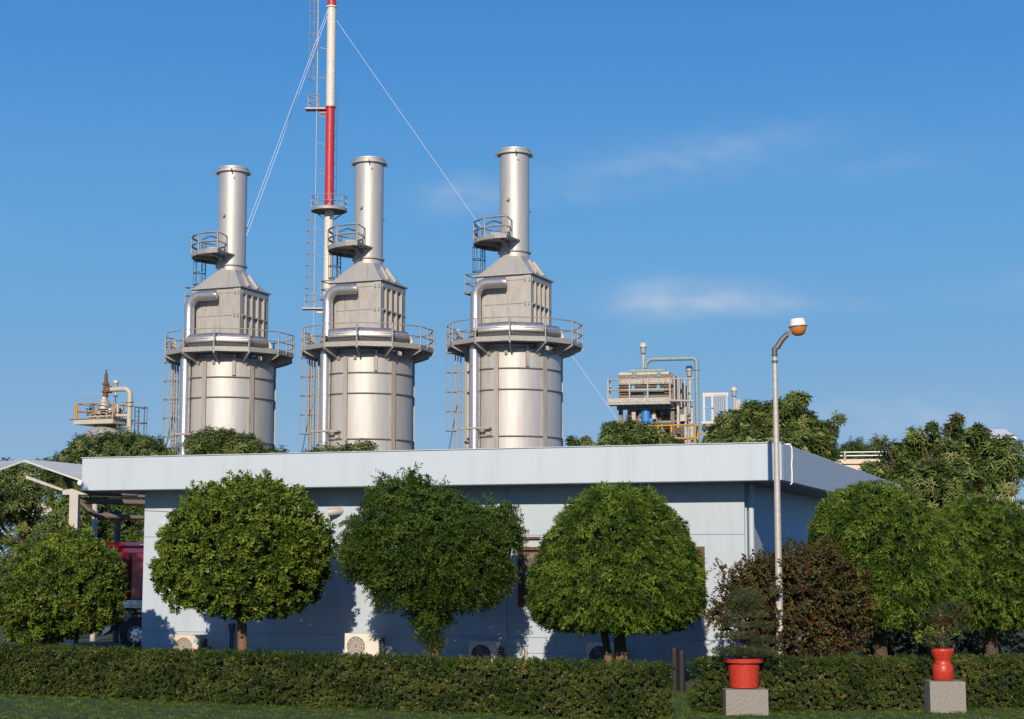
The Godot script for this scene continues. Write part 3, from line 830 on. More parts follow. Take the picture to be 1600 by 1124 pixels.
func make_cooler() -> void:
	var d := 85.0
	var o := thing("air_cooler", "brown box shaped air cooler on steel legs with a blue motor and teal headers", "air cooler", Vector3(at(1016, 600, d).x, 0, -d), -12)
	var yb := at(1016, 630, d - 1.5).y
	var yt := at(1016, 586, d - 1.5).y
	var hx := 1.38
	var hz := 3.3
	var st := mb()
	box(st, Vector3(0, (yb + yt) / 2, -1.6), Vector3(hx * 2, yt - yb, hz * 2))
	build(st, "casing", M.cooler, o)
	var hgt := yt - yb
	for e in [[0.92, 0.16, M.cooler, 0.07], [0.74, 0.17, M.rib, 0.12], [0.56, 0.16, M.cooler_dark, 0.02], [0.43, 0.1, M.cooler, 0.1], [0.24, 0.22, M.cooler, 0.08], [0.06, 0.1, M.galv, 0.14]]:
		boxed("header_box", Vector3(0, yb + hgt * e[0], 1.7 + e[3] / 2), Vector3(hx * 2 - 0.1, hgt * e[1], e[3]), e[2], o)
	boxed("top_frame", Vector3(-0.1, yt + 0.05, -1.6), Vector3(hx * 2 - 0.25, 0.18, hz * 2 - 0.2), M.beige, o)
	for k in 5:
		boxed("side_rib", Vector3(hx + 0.02, (yb + yt) / 2, 1.6 - 1.6 * k), Vector3(0.05, hgt - 0.06, 0.06), M.galv, o)
	for k in 14:
		boxed("tube_plug", Vector3(-1.15 + 0.177 * k, yb + hgt * 0.74, 1.84), Vector3(0.08, 0.12, 0.06), M.rib, o)
	# teal headers
	var ty := yt + 0.2
	tubed("teal_header", [Vector3(-0.85, ty, 1.5), Vector3(0.95, ty, 1.5)], 0.13, M.teal, o, 14)
	tubed("teal_header", [Vector3(-0.85, yb + hgt * 0.42, 2.0), Vector3(0.95, yb + hgt * 0.42, 2.0)], 0.1, M.teal, o, 14)
	for x in [-0.6, 0.65]:
		tubed("teal_nozzle", [Vector3(x, ty, 1.5), Vector3(x, yt - 0.2, 1.75)], 0.11, M.teal, o, 12)
		tubed("teal_nozzle", [Vector3(x, yb + hgt * 0.43, 2.0), Vector3(x, yb + hgt * 0.66, 1.9)], 0.11, M.teal, o, 12)
	tubed("teal_nozzle", [Vector3(0.05, yb + 0.08, 2.0), Vector3(0.05, yb + hgt * 0.32, 2.0)], 0.14, M.teal, o, 12)
	# walkway in front
	boxed("walkway", Vector3(-0.25, yb - 0.08, 2.15), Vector3(3.1, 0.14, 0.9), M.galv, o)
	boxed("kick_plate", Vector3(-0.25, yb + 0.06, 2.61), Vector3(3.1, 0.22, 0.03), M.galv, o)
	railing(o, [Vector3(1.3, yb, 2.55), Vector3(0.2, yb, 2.55), Vector3(-0.7, yb, 2.55), Vector3(-1.78, yb, 2.55), Vector3(-1.78, yb, 1.75)], 1.1, M.pole, false, 0.03, 0.045)
	for x in [1.5, 1.72, 1.98, 2.25]:
		tubed("gate_bar", [Vector3(x, yb + 0.05, 2.35 - (x - 1.5) * 0.5), Vector3(x, yb + 1.12, 2.35 - (x - 1.5) * 0.5)], 0.04, M.pole, o, 6)
	tubed("gate_rail", [Vector3(1.3, yb + 1.1, 2.45), Vector3(2.4, yb + 1.12, 1.9)], 0.05, M.pole, o, 6)
	tubed("gate_rail", [Vector3(1.3, yb + 0.02, 2.45), Vector3(2.4, yb + 0.02, 1.9)], 0.06, M.pole, o, 6)
	# legs, fan ring, motor
	for x in [-1.3, 1.3]:
		for z in [1.5, -1.6, -4.7]:
			boxed("support_leg", Vector3(x, yb / 2 - 0.08, z), Vector3(0.2, yb - 0.16, 0.2), M.cooler, o)
	for x in [1.62, 1.95, 2.25]:
		boxed("support_leg", Vector3(x, yb / 2 - 0.1, 1.9 - (x - 1.6) * 0.8), Vector3(0.12, yb - 0.2, 0.12), M.galv, o)
	for z in [0.0, -3.2]:
		ring_of("fan_ring", [[0.95, yb - 1.0], [1.2, yb - 0.15]], M.cooler_dark, o, 28, Vector3(0, 0, z))
		ring_of("plenum", [[0.3, yb - 1.7], [0.95, yb - 1.0]], M.cooler_dark, o, 28, Vector3(0, 0, z))
	ring_of("motor", [[0.0, yb - 1.4], [0.22, yb - 1.38], [0.25, yb - 1.2], [0.25, yb - 0.98], [0.29, yb - 0.96], [0.29, yb - 0.88], [0.24, yb - 0.86], [0.22, yb - 0.3], [0, yb - 0.28]], M.blue, o, 18, Vector3(0.0, 0, 1.75))
	boxed("motor_box", Vector3(0.3, yb - 0.95, 1.9), Vector3(0.18, 0.3, 0.2), M.blue, o)
	for e in [[-1.25, 0.0, 0], [1.2, 0.15, 1], [0.7, 0.35, 2], [-0.7, -0.2, 3]]:
		tubed("knee_brace", [Vector3(e[0], yb - 2.0, 1.6), Vector3(e[1], yb - 0.2, 1.65)], 0.07, M.cooler, o, 6)
	boxed("cross_beam", Vector3(0, yb - 0.24, 1.75), Vector3(2.9, 0.2, 0.16), M.cooler, o)
	boxed("cross_beam", Vector3(0, yb - 2.05, 1.6), Vector3(2.7, 0.16, 0.16), M.cooler_dark, o)
	boxed("cable_tray", Vector3(1.75, yb - 1.1, 1.4), Vector3(0.35, 1.7, 0.3), M.dark_steel, o)
	var rr := RandomNumberGenerator.new()
	rr.seed = 11
	for k in 10:
		var x := rr.randf_range(-1.2, 2.3)
		var z := rr.randf_range(0.6, 2.2)
		tubed("riser_pipe", [Vector3(x, 0, z), Vector3(x, yb - rr.randf_range(0.2, 1.6), z)], rr.randf_range(0.03, 0.09), [M.galv, M.rust, M.beige, M.dark_steel, M.pole][k % 5], o, 8)
	for k in 8:
		var y := yb - rr.randf_range(0.4, 2.4)
		tubed("cross_pipe", [Vector3(rr.randf_range(-1.2, 0.4), y, rr.randf_range(0.8, 2.0)), Vector3(rr.randf_range(0.8, 2.4), y, rr.randf_range(0.8, 2.0))], rr.randf_range(0.03, 0.07), [M.galv, M.rust, M.cooler, M.dark_steel][k % 4], o, 8)
	for k in 6:
		boxed("junction_box", Vector3(rr.randf_range(-1.2, 2.2), yb - rr.randf_range(0.3, 2.2), rr.randf_range(1.7, 2.1)), Vector3(rr.randf_range(0.12, 0.3), rr.randf_range(0.2, 0.5), 0.15), [M.galv, M.rust, M.beige][k % 3], o)
	for k in 3:
		tubed("tube_row", [Vector3(-1.3, yb + hgt * (0.31 + 0.09 * k), 1.84), Vector3(1.3, yb + hgt * (0.31 + 0.09 * k), 1.84)], 0.035, M.rust, o, 6)
	boxed("lower_deck", Vector3(0.9, yb - 2.65, 2.3), Vector3(3.4, 0.12, 1.5), M.galv, o)
	railing(o, [Vector3(0.1, yb - 2.6, 2.95), Vector3(0.75, yb - 2.6, 2.98), Vector3(1.4, yb - 2.6, 3.0), Vector3(2.55, yb - 2.6, 3.0), Vector3(2.55, yb - 2.6, 1.7)], 1.35, M.yellow, false, 0.045, 0.05)
	for x in [-0.6, 0.6, 2.4]:
		boxed("deck_leg", Vector3(x, (yb - 2.7) / 2, 2.7), Vector3(0.16, yb - 2.7, 0.16), M.galv, o)
	# the teal pipe that climbs beside the cooler and crosses over it: a thing of its own
	var p := thing("teal_pipe", "tall teal pipe bent over the top of the brown air cooler", "pipe", o.position, -12)
	var ph := at(1054, 563.5, d - 1).y
	var a := Vector3(-0.02, yt + 0.34, 1.5)
	var b := Vector3(2.52, ph, 1.5)
	tubed("riser", [a] + bend(a, Vector3(-0.02, ph, 1.5), b, 0.35, 6) + bend(Vector3(0, ph, 1.5), b, Vector3(2.52, 0, 1.5), 0.22, 6) + [Vector3(2.52, 0, 1.5)], 0.105, M.teal, p, 14)
	ring_of("pipe_flange", [[0.1, ph - 0.6], [0.17, ph - 0.6], [0.17, ph - 0.54], [0.1, ph - 0.54]], M.teal, p, 14, Vector3(2.52, 0, 1.5))

func make_rack() -> void:
	var d := 96.0
	var o := thing("pipe_rack", "open steel access frame with pale upright bars beside the air cooler", "pipe rack", ground_at(1122, d), -8)
	var yt := at(1122, 617, d).y
	var s := d / F
	for x in [-18.0, -5.0, 17.0]:
		boxed("frame_post", Vector3(x * s, yt / 2, 0), Vector3(0.12, yt, 0.12), M.pole, o)
	boxed("frame_beam", Vector3(0, yt, 0), Vector3(40 * s, 0.22, 0.14), M.pole, o)
	for k in 6:
		tubed("upright_bar", [Vector3((-1.0 + 3.4 * k) * s, yt - 4.0, 0.2), Vector3((-1.0 + 3.4 * k) * s, yt, 0.2)], 0.035, M.pole, o, 5)
	boxed("frame_beam", Vector3(-8 * s, yt - 0.75, 0.1), Vector3(18 * s, 0.08, 0.1), M.teal, o)
	tubed("header_pipe", [Vector3(-22 * s, yt - 1.65, 0.4), Vector3(14 * s, yt - 1.65, 0.4)], 0.1, M.cream, o, 8)
	tubed("header_pipe", [Vector3(-22 * s, yt - 1.95, 0.4), Vector3(14 * s, yt - 1.95, 0.4)], 0.13, M.rust, o, 8)
	tubed("header_pipe", [Vector3(-24 * s, yt - 2.25, 0.4), Vector3(24 * s, yt - 2.25, 0.4)], 0.06, M.yellow, o, 8)
	boxed("valve_stand", Vector3(35 * s, yt - 1.0, 0), Vector3(0.28, 1.4, 0.28), M.galv, o)
	tubed("valve_stem", [Vector3(33 * s, 0, 0), Vector3(33 * s, yt - 0.3, 0)], 0.07, M.pole, o, 6)
	boxed("valve_plate", Vector3(29 * s, yt - 1.05, 0), Vector3(0.3, 0.1, 0.2), M.teal, o)

# ------------------------------------------------------------------ the low building

func make_building() -> void:
	var cfr := at(1222, 750, 35.2)
	var o := thing("service_building", "long low pale blue building with a deep overhanging fascia", "building", Vector3(cfr.x, 0, cfr.z), -19.25)
	var L := 17.05
	var D := 22.1
	var y0 := 4.2
	var y1 := 4.99
	var st := mb()
	soft_box(st, Vector3(-L / 2, (y0 + y1) / 2, -0.08), Vector3(L, y1 - y0, 0.16), 0.012)
	build(st, "fascia", M.fascia, o)
	st = mb()
	soft_box(st, Vector3(-0.08, (y0 + y1) / 2, -D / 2 - 0.08), Vector3(0.16, y1 - y0, D - 0.17), 0.012)
	build(st, "fascia", M.fascia, o)
	boxed("fascia", Vector3(-L + 0.08, (y0 + y1) / 2, -D / 2 - 0.08), Vector3(0.16, y1 - y0, D - 0.17), M.fascia, o)
	boxed("fascia", Vector3(-L / 2, (y0 + y1) / 2, -D - 0.08), Vector3(L, y1 - y0, 0.16), M.fascia, o)
	boxed("roof_slab", Vector3(-L / 2, y1 - 0.15, -D / 2 - 0.08), Vector3(L - 0.34, 0.14, D - 0.2), M.roof, o)
	boxed("soffit", Vector3(-L / 2, y0 + 0.06, -D / 2 - 0.08), Vector3(L - 0.34, 0.1, D - 0.2), M.soffit, o)
	st = mb()
	box(st, Vector3(-L / 2, y1 + 0.008, -0.07), Vector3(L + 0.03, 0.016, 0.2))
	build(st, "roof_flashing", M.fascia, o)
	# walls: front in courses that leave the windows open
	var wl := -15.85
	var wr := -1.0
	var wz := -0.95
	var top := y0 + 0.012
	var win: Array = []
	for e in [[810.0, 952.0], [962.0, 1101.5]]:
		win.append([wall_x(o, e[0], wz), wall_x(o, e[1], wz)])
	var yw0 := 1.5
	var yw1 := 2.83
	var bands := [[0.0, 0.465], [0.475, 0.81], [0.82, 3.085], [3.095, top]]
	for b in bands:
		if b[0] < 1.0 and b[1] > 2.0:
			var x := wl
			for w in win:
				panel(o, x, w[0], b[0], b[1], wz)
				panel(o, w[0], w[1], b[0], yw0, wz)
				panel(o, w[0], w[1], yw1, b[1], wz)
				x = w[1]
			panel(o, x, wr, b[0], b[1], wz)
		else:
			panel(o, wl, wr, b[0], b[1], wz)
	# core behind the courses: pieces round the windows
	boxed("front_core", Vector3((wl + wr) / 2, yw0 / 2 - 0.02, wz - 0.13), Vector3(wr - wl - 0.06, yw0 - 0.06, 0.2), M.wall, o)
	boxed("front_core", Vector3((wl + wr) / 2, (yw1 + top) / 2 + 0.02, wz - 0.13), Vector3(wr - wl - 0.06, top - yw1 - 0.06, 0.2), M.wall, o)
	boxed("side_wall", Vector3(wr - 0.12, top / 2, -D / 2), Vector3(0.24, top, D - 2.4), M.wall, o)
	boxed("side_wall", Vector3(wl + 0.12, top / 2, -D / 2), Vector3(0.24, top, D - 2.4), M.wall, o)
	boxed("back_wall", Vector3((wl + wr) / 2, top / 2, -D + 0.95), Vector3(wr - wl - 0.5, top, 0.24), M.wall, o)
	boxed("pilaster", Vector3(wall_x(o, 785, wz), top / 2, wz + 0.015), Vector3(0.22, top - 0.004, 0.05), M.wall, o)
	boxed("plinth", Vector3((wl + wr) / 2, 0.12, wz + 0.02), Vector3(wr - wl - 0.02, 0.24, 0.04), M.concrete, o)
	for w in win:
		var wd: float = w[1] - w[0]
		var cx: float = (w[0] + w[1]) / 2
		var f := mb()
		box(f, Vector3(cx, yw1 - 0.035, wz - 0.03), Vector3(wd, 0.07, 0.12))
		box(f, Vector3(cx, yw0 + 0.035, wz - 0.03), Vector3(wd, 0.07, 0.12))
		for x in [w[0] + 0.045, w[1] - 0.045]:
			box(f, Vector3(x, (yw0 + yw1) / 2, wz - 0.03), Vector3(0.09, yw1 - yw0 - 0.14, 0.12))
		box(f, Vector3(cx, (yw0 + yw1) / 2, wz - 0.035), Vector3(0.07, yw1 - yw0 - 0.14, 0.1))
		var fr := build(f, "window_frame", M.frame, o)
		for s in [-1.0, 1.0]:
			boxed("pane", Vector3(cx + s * wd / 4, (yw0 + yw1) / 2, wz - 0.06), Vector3(wd / 2 - 0.1, yw1 - yw0 - 0.14, 0.008), M.window_pane, fr)
			boxed("blind", Vector3(cx + s * wd / 4, (yw0 + yw1) / 2, wz - 0.12), Vector3(wd / 2 - 0.05, yw1 - yw0, 0.01), M.blind, fr)
	var cx: float = wall_x(o, 820, wz)
	boxed("conduit", Vector3(cx, 3.03, wz + 0.05), Vector3(0.75, 0.05, 0.06), M.frame, o)
	tubed("conduit", [Vector3(cx - 0.36, 3.02, wz + 0.03), Vector3(cx - 0.36, 2.0, wz + 0.03)], 0.012, M.pvc, o, 6)
	# stub pipe below the eave, wall lamp, drains, cable over the parapet
	var vx: float = wall_x(o, 529, wz)
	var vy := 3.66
	var vent := mb()
	tube(vent, [Vector3(vx + 0.04, vy + 0.02, wz - 0.02), Vector3(vx - 0.0, vy + 0.015, wz + 0.1), Vector3(vx - 0.06, vy, wz + 0.17), Vector3(vx - 0.17, vy - 0.02, wz + 0.22)], 0.085, 16, false)
	build(vent, "vent_pipe", M.pvc, o)
	ring_of("vent_rim", [[0.06, -0.02], [0.095, -0.02], [0.095, 0.02], [0.06, 0.02], [0.06, -0.02]], M.pvc, o, 16, Vector3(vx - 0.165, vy - 0.02, wz + 0.22), frame_of(Vector3(1, 0.15, -0.4)))
	ring_of("vent_bore", [[0.08, 0.0], [0, 0.0]], M.black, o, 16, Vector3(vx - 0.1, vy - 0.01, wz + 0.19), frame_of(Vector3(-1, -0.1, 0.4)))
	boxed("wall_light", Vector3(wall_x(o, 256, wz), 3.36, wz + 0.06), Vector3(0.24, 0.09, 0.12), M.pvc, o)
	for px in [364.0, 367.5]:
		var x: float = wall_x(o, px, wz)
		tubed("conduit", [Vector3(x, 0, wz + 0.05), Vector3(x, 1.0, wz + 0.05)], 0.02, M.dark_steel, o, 6)
	boxed("switch_box", Vector3(wall_x(o, 366, wz), 0.95, wz + 0.07), Vector3(0.12, 0.16, 0.1), M.dark_steel, o)
	for px in [818.0, 822.0, 786.0]:
		var x: float = wall_x(o, px, wz)
		tubed("drain_stub", [Vector3(x, 0, wz + 0.06), Vector3(x + 0.02, 0.58, wz + 0.06)], 0.028, M.frame if px < 800 else M.pvc, o, 8)
	tubed("downpipe", [Vector3(wr + 0.09, 0, wz - 0.32), Vector3(wr + 0.09, y0, wz - 0.32)], 0.06, M.fascia, o, 14)
	tubed("cable", [Vector3(-0.3, y1 + 0.03, -1.02), Vector3(0.0, y1 + 0.03, -1.08), Vector3(0.03, y1 - 0.06, -1.1), Vector3(0.03, y1 - 0.25, -1.11), Vector3(0.025, y1 - 0.42, -1.06), Vector3(0.03, y1 - 0.6, -1.07), Vector3(0.03, y0 - 0.02, -1.03), Vector3(0.0, y0 - 0.05, -1.0)], 0.015, M.lamp_white, o, 6)
	tubed("phone_cable", [Vector3(wl, 3.74, wz + 0.02), Vector3(wl + 1.2, 3.68, wz + 0.02), Vector3(wl + 4.5, 3.72, wz + 0.02)], 0.008, M.pvc, o, 4)
	# air conditioners stand on blocks along the wall
	var labels := ["beige air conditioner unit with a small blue mark on its front", "white air conditioner unit with grey fan guard in sunlight", "shaded grey air conditioner unit beneath the window bay beside the fine leaved tree", "shaded air conditioner unit behind the twin trunks of the domed tree"]
	var spots := [[274.0, 316.0, 992.0], [540.0, 593.0, 990.0], [733.0, 776.0, 1003.0], [924.0, 950.0, 1005.0]]
	for k in 4:
		var xl: float = wall_x(o, spots[k][0], wz + 0.55)
		var xr: float = wall_x(o, spots[k][1], wz + 0.55)
		var p: Vector3 = o.transform * Vector3((xl + xr) / 2, 0, wz + 0.42)
		var yt := at(spots[k][0], spots[k][2], -p.z).y
		make_ac(p, -19.25, maxf(0.62, xr - xl), yt, k, labels[k])

func wall_x(o: Node3D, px: float, z: float) -> float:      # where a sight line meets the plane z of the building
	var a: Vector3 = o.transform.affine_inverse() * at(px, 870, 10)
	var e: Vector3 = o.transform.affine_inverse() * Vector3(0, EYE, 0)
	return e.x + (a.x - e.x) * (z - e.z) / (a.z - e.z)

func panel(o: Node3D, x0: float, x1: float, ya: float, yb: float, wz: float) -> void:
	boxed("wall_panel", Vector3((x0 + x1) / 2, (ya + yb) / 2, wz - 0.03), Vector3(x1 - x0, yb - ya, 0.06), M.wall, o)

func make_ac(p: Vector3, turn: float, w: float, top: float, k: int, label: String) -> void:
	var o := thing("air_conditioner", label, "air conditioner", p, turn, "air conditioner units along the wall")
	var h := 0.56
	var y0 := top - h
	var dp := 0.3
	var m: Material = M.ac if k == 0 else M.ac_white
	var st := mb()
	soft_box(st, Vector3(0, y0 + h / 2, 0), Vector3(w, h, dp), 0.015)
	build(st, "cabinet", m, o)
	var fx := -w * 0.5 + h * 0.5 + 0.02
	var r := h * 0.42
	ring_of("fan_shroud", [[r, -0.02], [r + 0.03, 0.0], [r + 0.025, 0.012], [r - 0.005, 0.012], [r - 0.01, 0.004]], m, o, 32, Vector3(fx, y0 + h * 0.48, dp / 2), Basis(Vector3.RIGHT, PI / 2))
	ring_of("fan_recess", [[0, 0.004], [r, 0.004]], M.ac_dark if k > 1 else M.grille, o, 32, Vector3(fx, y0 + h * 0.48, dp / 2 + 0.003), Basis(Vector3.RIGHT, PI / 2))
	st = mb()
	var c := Vector3(fx, y0 + h * 0.48, dp / 2 + 0.02)
	for j in 4:
		var hoop: Array = []
		for i in 25: hoop.append(c + Vector3(cos(TAU * i / 24), sin(TAU * i / 24), 0) * r * (0.25 + 0.24 * j))
		tube(st, hoop, 0.006, 4)
	for i in 12:
		var dir := Vector3(cos(TAU * i / 12), sin(TAU * i / 12), 0)
		rod(st, c + dir * r * 0.2, c + dir * r, 0.006, 4)
	build(st, "fan_grille", m if k < 2 else M.grille, o)
	for i in 3:
		var hub := Basis(Vector3.BACK, TAU * i / 3.0 + 0.4)
		boxed("fan_blade", c + hub * Vector3(0, r * 0.5, -0.012), Vector3(r * 0.5, r * 0.75, 0.004), M.grille, o, hub)
	for j in 6:
		boxed("side_louvre", Vector3(w / 2 + 0.004, y0 + 0.1 + 0.06 * j, 0.02), Vector3(0.014, 0.03, 0.2), M.ac_dark, o)
	boxed("service_cover", Vector3(w / 2 + 0.02, y0 + h * 0.65, -0.08), Vector3(0.03, 0.2, 0.1), M.ac_dark, o)
	if k == 0:
		st = mb()
		prism(st, [Vector2(-0.05, 0.04), Vector2(0.06, 0.03), Vector2(-0.02, -0.05)], 0, 0.006)
		var mark := build(st, "mark", M.cyan, o)
		mark.transform = Transform3D(Basis(Vector3.RIGHT, PI / 2), Vector3(w / 2 - 0.13, y0 + h * 0.76, dp / 2 + 0.001))
	for x in [-w * 0.32, w * 0.32]:
		boxed("stand", Vector3(x, y0 / 2, 0), Vector3(0.1, y0, 0.34), M.concrete, o)
	tubed("hose", [Vector3(w / 2 + 0.02, y0 + 0.2, -0.08), Vector3(w / 2 + 0.12, y0 + 0.28, -0.1), Vector3(w / 2 + 0.16, y0 + 0.1, -0.12), Vector3(w / 2 + 0.15, 0, -0.12)], 0.018, M.dark_steel, o, 6)

# ------------------------------------------------------------------ foliage

func leaf(st: SurfaceTool, base: Vector3, dir: Vector3, up: Vector3, ln: float, wd: float, droop := 0.25, fold := 0.25, fine := true) -> void:
	var side := dir.cross(up).normalized()
	var n := side.cross(dir).normalized()
	var tip := base + dir * ln - Vector3(0, droop * ln, 0)
	if not fine:
		var m := base + dir * ln * 0.45 - Vector3(0, droop * ln * 0.2, 0)
		var l := m + side * wd * 0.5 + n * fold * wd * 0.5
		var r := m - side * wd * 0.5 + n * fold * wd * 0.5
		tri(st, base, l, tip)
		tri(st, base, tip, r)
		return
	var c1 := base + dir * ln * 0.3 - Vector3(0, droop * ln * 0.09, 0)
	var c2 := base + dir * ln * 0.68 - Vector3(0, droop * ln * 0.46, 0)
	var e := n * fold * wd * 0.5
	var l1 := c1 + side * wd * 0.46 + e
	var r1 := c1 - side * wd * 0.46 + e
	var l2 := c2 + side * wd * 0.4 + e
	var r2 := c2 - side * wd * 0.4 + e
	tri(st, base, l1, c1)
	tri(st, base, c1, r1)
	quad(st, l1, l2, c2, c1)
	quad(st, c1, c2, r2, r1)
	tri(st, l2, tip, c2)
	tri(st, c2, tip, r2)

func any_dir() -> Vector3:
	var z := rng.randf_range(-1, 1)
	var a := rng.randf() * TAU
	var s := sqrt(1 - z * z)
	return Vector3(s * cos(a), z, s * sin(a))

# a sprig grows along +y; its leaves leave the stem at the angle «spread» from it
func sprig(count: int, stem: float, ln: float, wd: float, spread: float, droop: float, fine := true, jitter := 0.35) -> Mesh:
	var st := mb()
	for k in count:
		var t := (k + rng.randf()) / count
		var a := k * 2.4 + rng.randf_range(-0.5, 0.5)
		var s := spread * rng.randf_range(0.7, 1.15)
		var dir := (Vector3(cos(a) * sin(s), cos(s), sin(a) * sin(s)) + any_dir() * jitter).normalized()
		var l := ln * rng.randf_range(0.75, 1.15)
		var up := (Vector3.UP + any_dir() * 0.6).normalized()
		if absf(up.dot(dir)) > 0.95: up = Vector3.RIGHT
		leaf(st, Vector3(0, stem * t, 0) + any_dir() * 0.01, dir, up, l, wd * rng.randf_range(0.8, 1.15), droop, 0.3, fine)
	return st.commit()

func rosette(count: int, ln: float, wd: float) -> Mesh:
	var st := mb()
	for k in count:
		var a := TAU * k / count * 2.0 + rng.randf_range(-0.25, 0.25)
		var s := lerpf(1.75, 0.65, float(k) / count)
		var dir := Vector3(cos(a) * sin(s), cos(s), sin(a) * sin(s))
		leaf(st, Vector3(0, 0.12 * k / count, 0), dir, (Vector3.UP + any_dir() * 0.3).normalized(), ln * rng.randf_range(0.8, 1.1), wd, 0.3, 0.35)
	return st.commit()

# leaves through the outer part of a union of ellipsoids [centre, radii]
func crown(parent: Node, called: String, blobs: Array, n: int, meshes: Array, m: Material, palette: Array, o: Dictionary) -> void:
	var weep: float = o.get("weep", 0.3)
	var outward: float = o.get("out", 1.0)
	var rise: float = o.get("rise", 0.0)
	var jit: float = o.get("jit", 0.5)
	var inner: float = o.get("inner", 0.45)
	var lump: float = o.get("lump", 0.12)
	var lf: float = o.get("lf", 0.9)
	var gap: float = o.get("gap", 0.9)
	var floor_y: float = o.get("floor", -99.0)
	var smin: float = o.get("smin", 0.75)
	var smax: float = o.get("smax", 1.2)
	var weights: Array = []
	var total := 0.0
	for b in blobs:
		var r: Vector3 = b[1]
		total += pow(r.x * r.y * r.z, 0.667)
		weights.append(total)
	var places: Array = []
	var colors: Array = []
	for k in meshes.size():
		places.append([])
		colors.append([])
	var left := n
	var tries := 0
	while left > 0 and tries < n * 12:
		tries += 1
		var w := rng.randf() * total
		var i := 0
		while weights[i] < w: i += 1
		var c: Vector3 = blobs[i][0]
		var r: Vector3 = blobs[i][1]
		var d := any_dir()
		var f := 1.0 - inner * pow(rng.randf(), 1.6)
		var p := c + d * r * f
		var nz := lumps.get_noise_3dv((c + d * r) * lf)
		p = c + d * r * f * (1.0 + lump * nz * 2.0)
		var nrm := (d / r).normalized()
		var inside := false
		for j in blobs.size():
			if j != i and ((p - blobs[j][0]) / blobs[j][1]).length() < 0.72:
				inside = true
				break
		if inside: continue
		if lumps.get_noise_3dv(p * lf * 1.7 + Vector3(31, 7, 3)) > gap: continue
		if p.y < floor_y:
			if rng.randf() < 0.55: continue
			p.y = floor_y + rng.randf_range(-0.05, 0.22) + 0.1 * nz
			nrm = (Vector3(nrm.x, -0.5, nrm.z)).normalized()
		var dir := (nrm * outward + Vector3(0, rise - weep, 0) + any_dir() * jit).normalized()
		var q := frame_of(dir) * Basis(Vector3.UP, rng.randf() * TAU)
		var s := rng.randf_range(smin, smax)
		var v := rng.randi() % meshes.size()
		places[v].append(Transform3D(q.scaled(Vector3(s, s, s)), p))
		var t := clampf(0.5 + lumps.get_noise_3dv(p * 2.3 + Vector3(9, 2, 5)) * 1.1 + rng.randf_range(-0.2, 0.2), 0.0, 0.999) * (palette.size() - 1)
		var a: Color = palette[int(t)]
		var b: Color = palette[int(t) + 1]
		var col := a.lerp(b, t - floorf(t))
		if o.has("tint") and rng.randf() < o.tint_share: col = o.tint
		colors[v].append(col * rng.randf_range(0.85, 1.15))
		left -= 1
	for v in meshes.size():
		scatter(parent, called, meshes[v], m, places[v], colors[v])

func scatter(parent: Node, called: String, mesh: Mesh, m: Material, places: Array, colors: Array) -> MultiMeshInstance3D:
	var mm := MultiMesh.new()
	mm.transform_format = MultiMesh.TRANSFORM_3D
	mm.use_colors = true
	mm.mesh = mesh
	mm.instance_count = places.size()
	for i in places.size():
		mm.set_instance_transform(i, places[i])
		var c: Color = colors[i]
		mm.set_instance_color(i, Color(c.r, c.g, c.b, 1.0))
	var o := MultiMeshInstance3D.new()
	o.multimesh = mm
	o.material_override = m
	o.name = called if parent != self else numbered(called)
	o.set_meta("kind", "stuff")
	parent.add_child(o, true)
	return o

func trunk(o: Node3D, pts: Array, radii: Array, m: Material) -> void:
	tubed("trunk", pts, radii, m, o, 12)

func limbs(o: Node3D, from: Vector3, ends: Array, r: float, m: Material) -> void:
	for e in ends:
		var mid: Vector3 = from.lerp(e, 0.5) + Vector3(rng.randf_range(-0.1, 0.1), 0.12 * from.distance_to(e) * 0.5, rng.randf_range(-0.1, 0.1))
		tubed("limb", [from, mid, e], [r, r * 0.65, r * 0.25], m, o, 7)
		for k in 3:
			var a: Vector3 = mid.lerp(e, 0.2 + 0.25 * k)
			tubed("branch", [a, a + (any_dir() + Vector3(0, 0.5, 0)) * 0.5 * r * 9.0], [r * 0.4, r * 0.12], m, o, 5)

func ends_in(blobs: Array, n: int) -> Array:
	var out: Array = []
	for k in n:
		var b = blobs[k % blobs.size()]
		var d := any_dir()
		d.y = absf(d.y) * 0.9 + 0.05
		out.append(b[0] + d * b[1] * 0.72)
	return out

func tree(called: String, label: String, category: String, where: Vector3, blobs: Array, group := "") -> Node3D:
	var o := thing(called, label, category, where, 0, group)
	return o

const GREEN := [Color(0.026, 0.054, 0.008), Color(0.054, 0.1, 0.013), Color(0.096, 0.16, 0.019), Color(0.165, 0.23, 0.033)]
const LIME := [Color(0.036, 0.066, 0.009), Color(0.068, 0.115, 0.014), Color(0.115, 0.175, 0.02), Color(0.18, 0.24, 0.034)]
const DEEP := [Color(0.022, 0.048, 0.009), Color(0.036, 0.072, 0.011), Color(0.056, 0.1, 0.015), Color(0.088, 0.135, 0.022)]
const FAR := [Color(0.036, 0.066, 0.015), Color(0.07, 0.112, 0.024), Color(0.13, 0.175, 0.042), Color(0.25, 0.275, 0.1)]
const RUSSET := [Color(0.035, 0.022, 0.01), Color(0.046, 0.05, 0.012), Color(0.082, 0.042, 0.016), Color(0.09, 0.092, 0.024)]
const HEDGE := [Color(0.024, 0.045, 0.007), Color(0.042, 0.07, 0.011), Color(0.064, 0.095, 0.016), Color(0.11, 0.125, 0.028)]
const BONSAI := [Color(0.028, 0.046, 0.016), Color(0.048, 0.07, 0.026), Color(0.075, 0.1, 0.04), Color(0.11, 0.13, 0.06)]

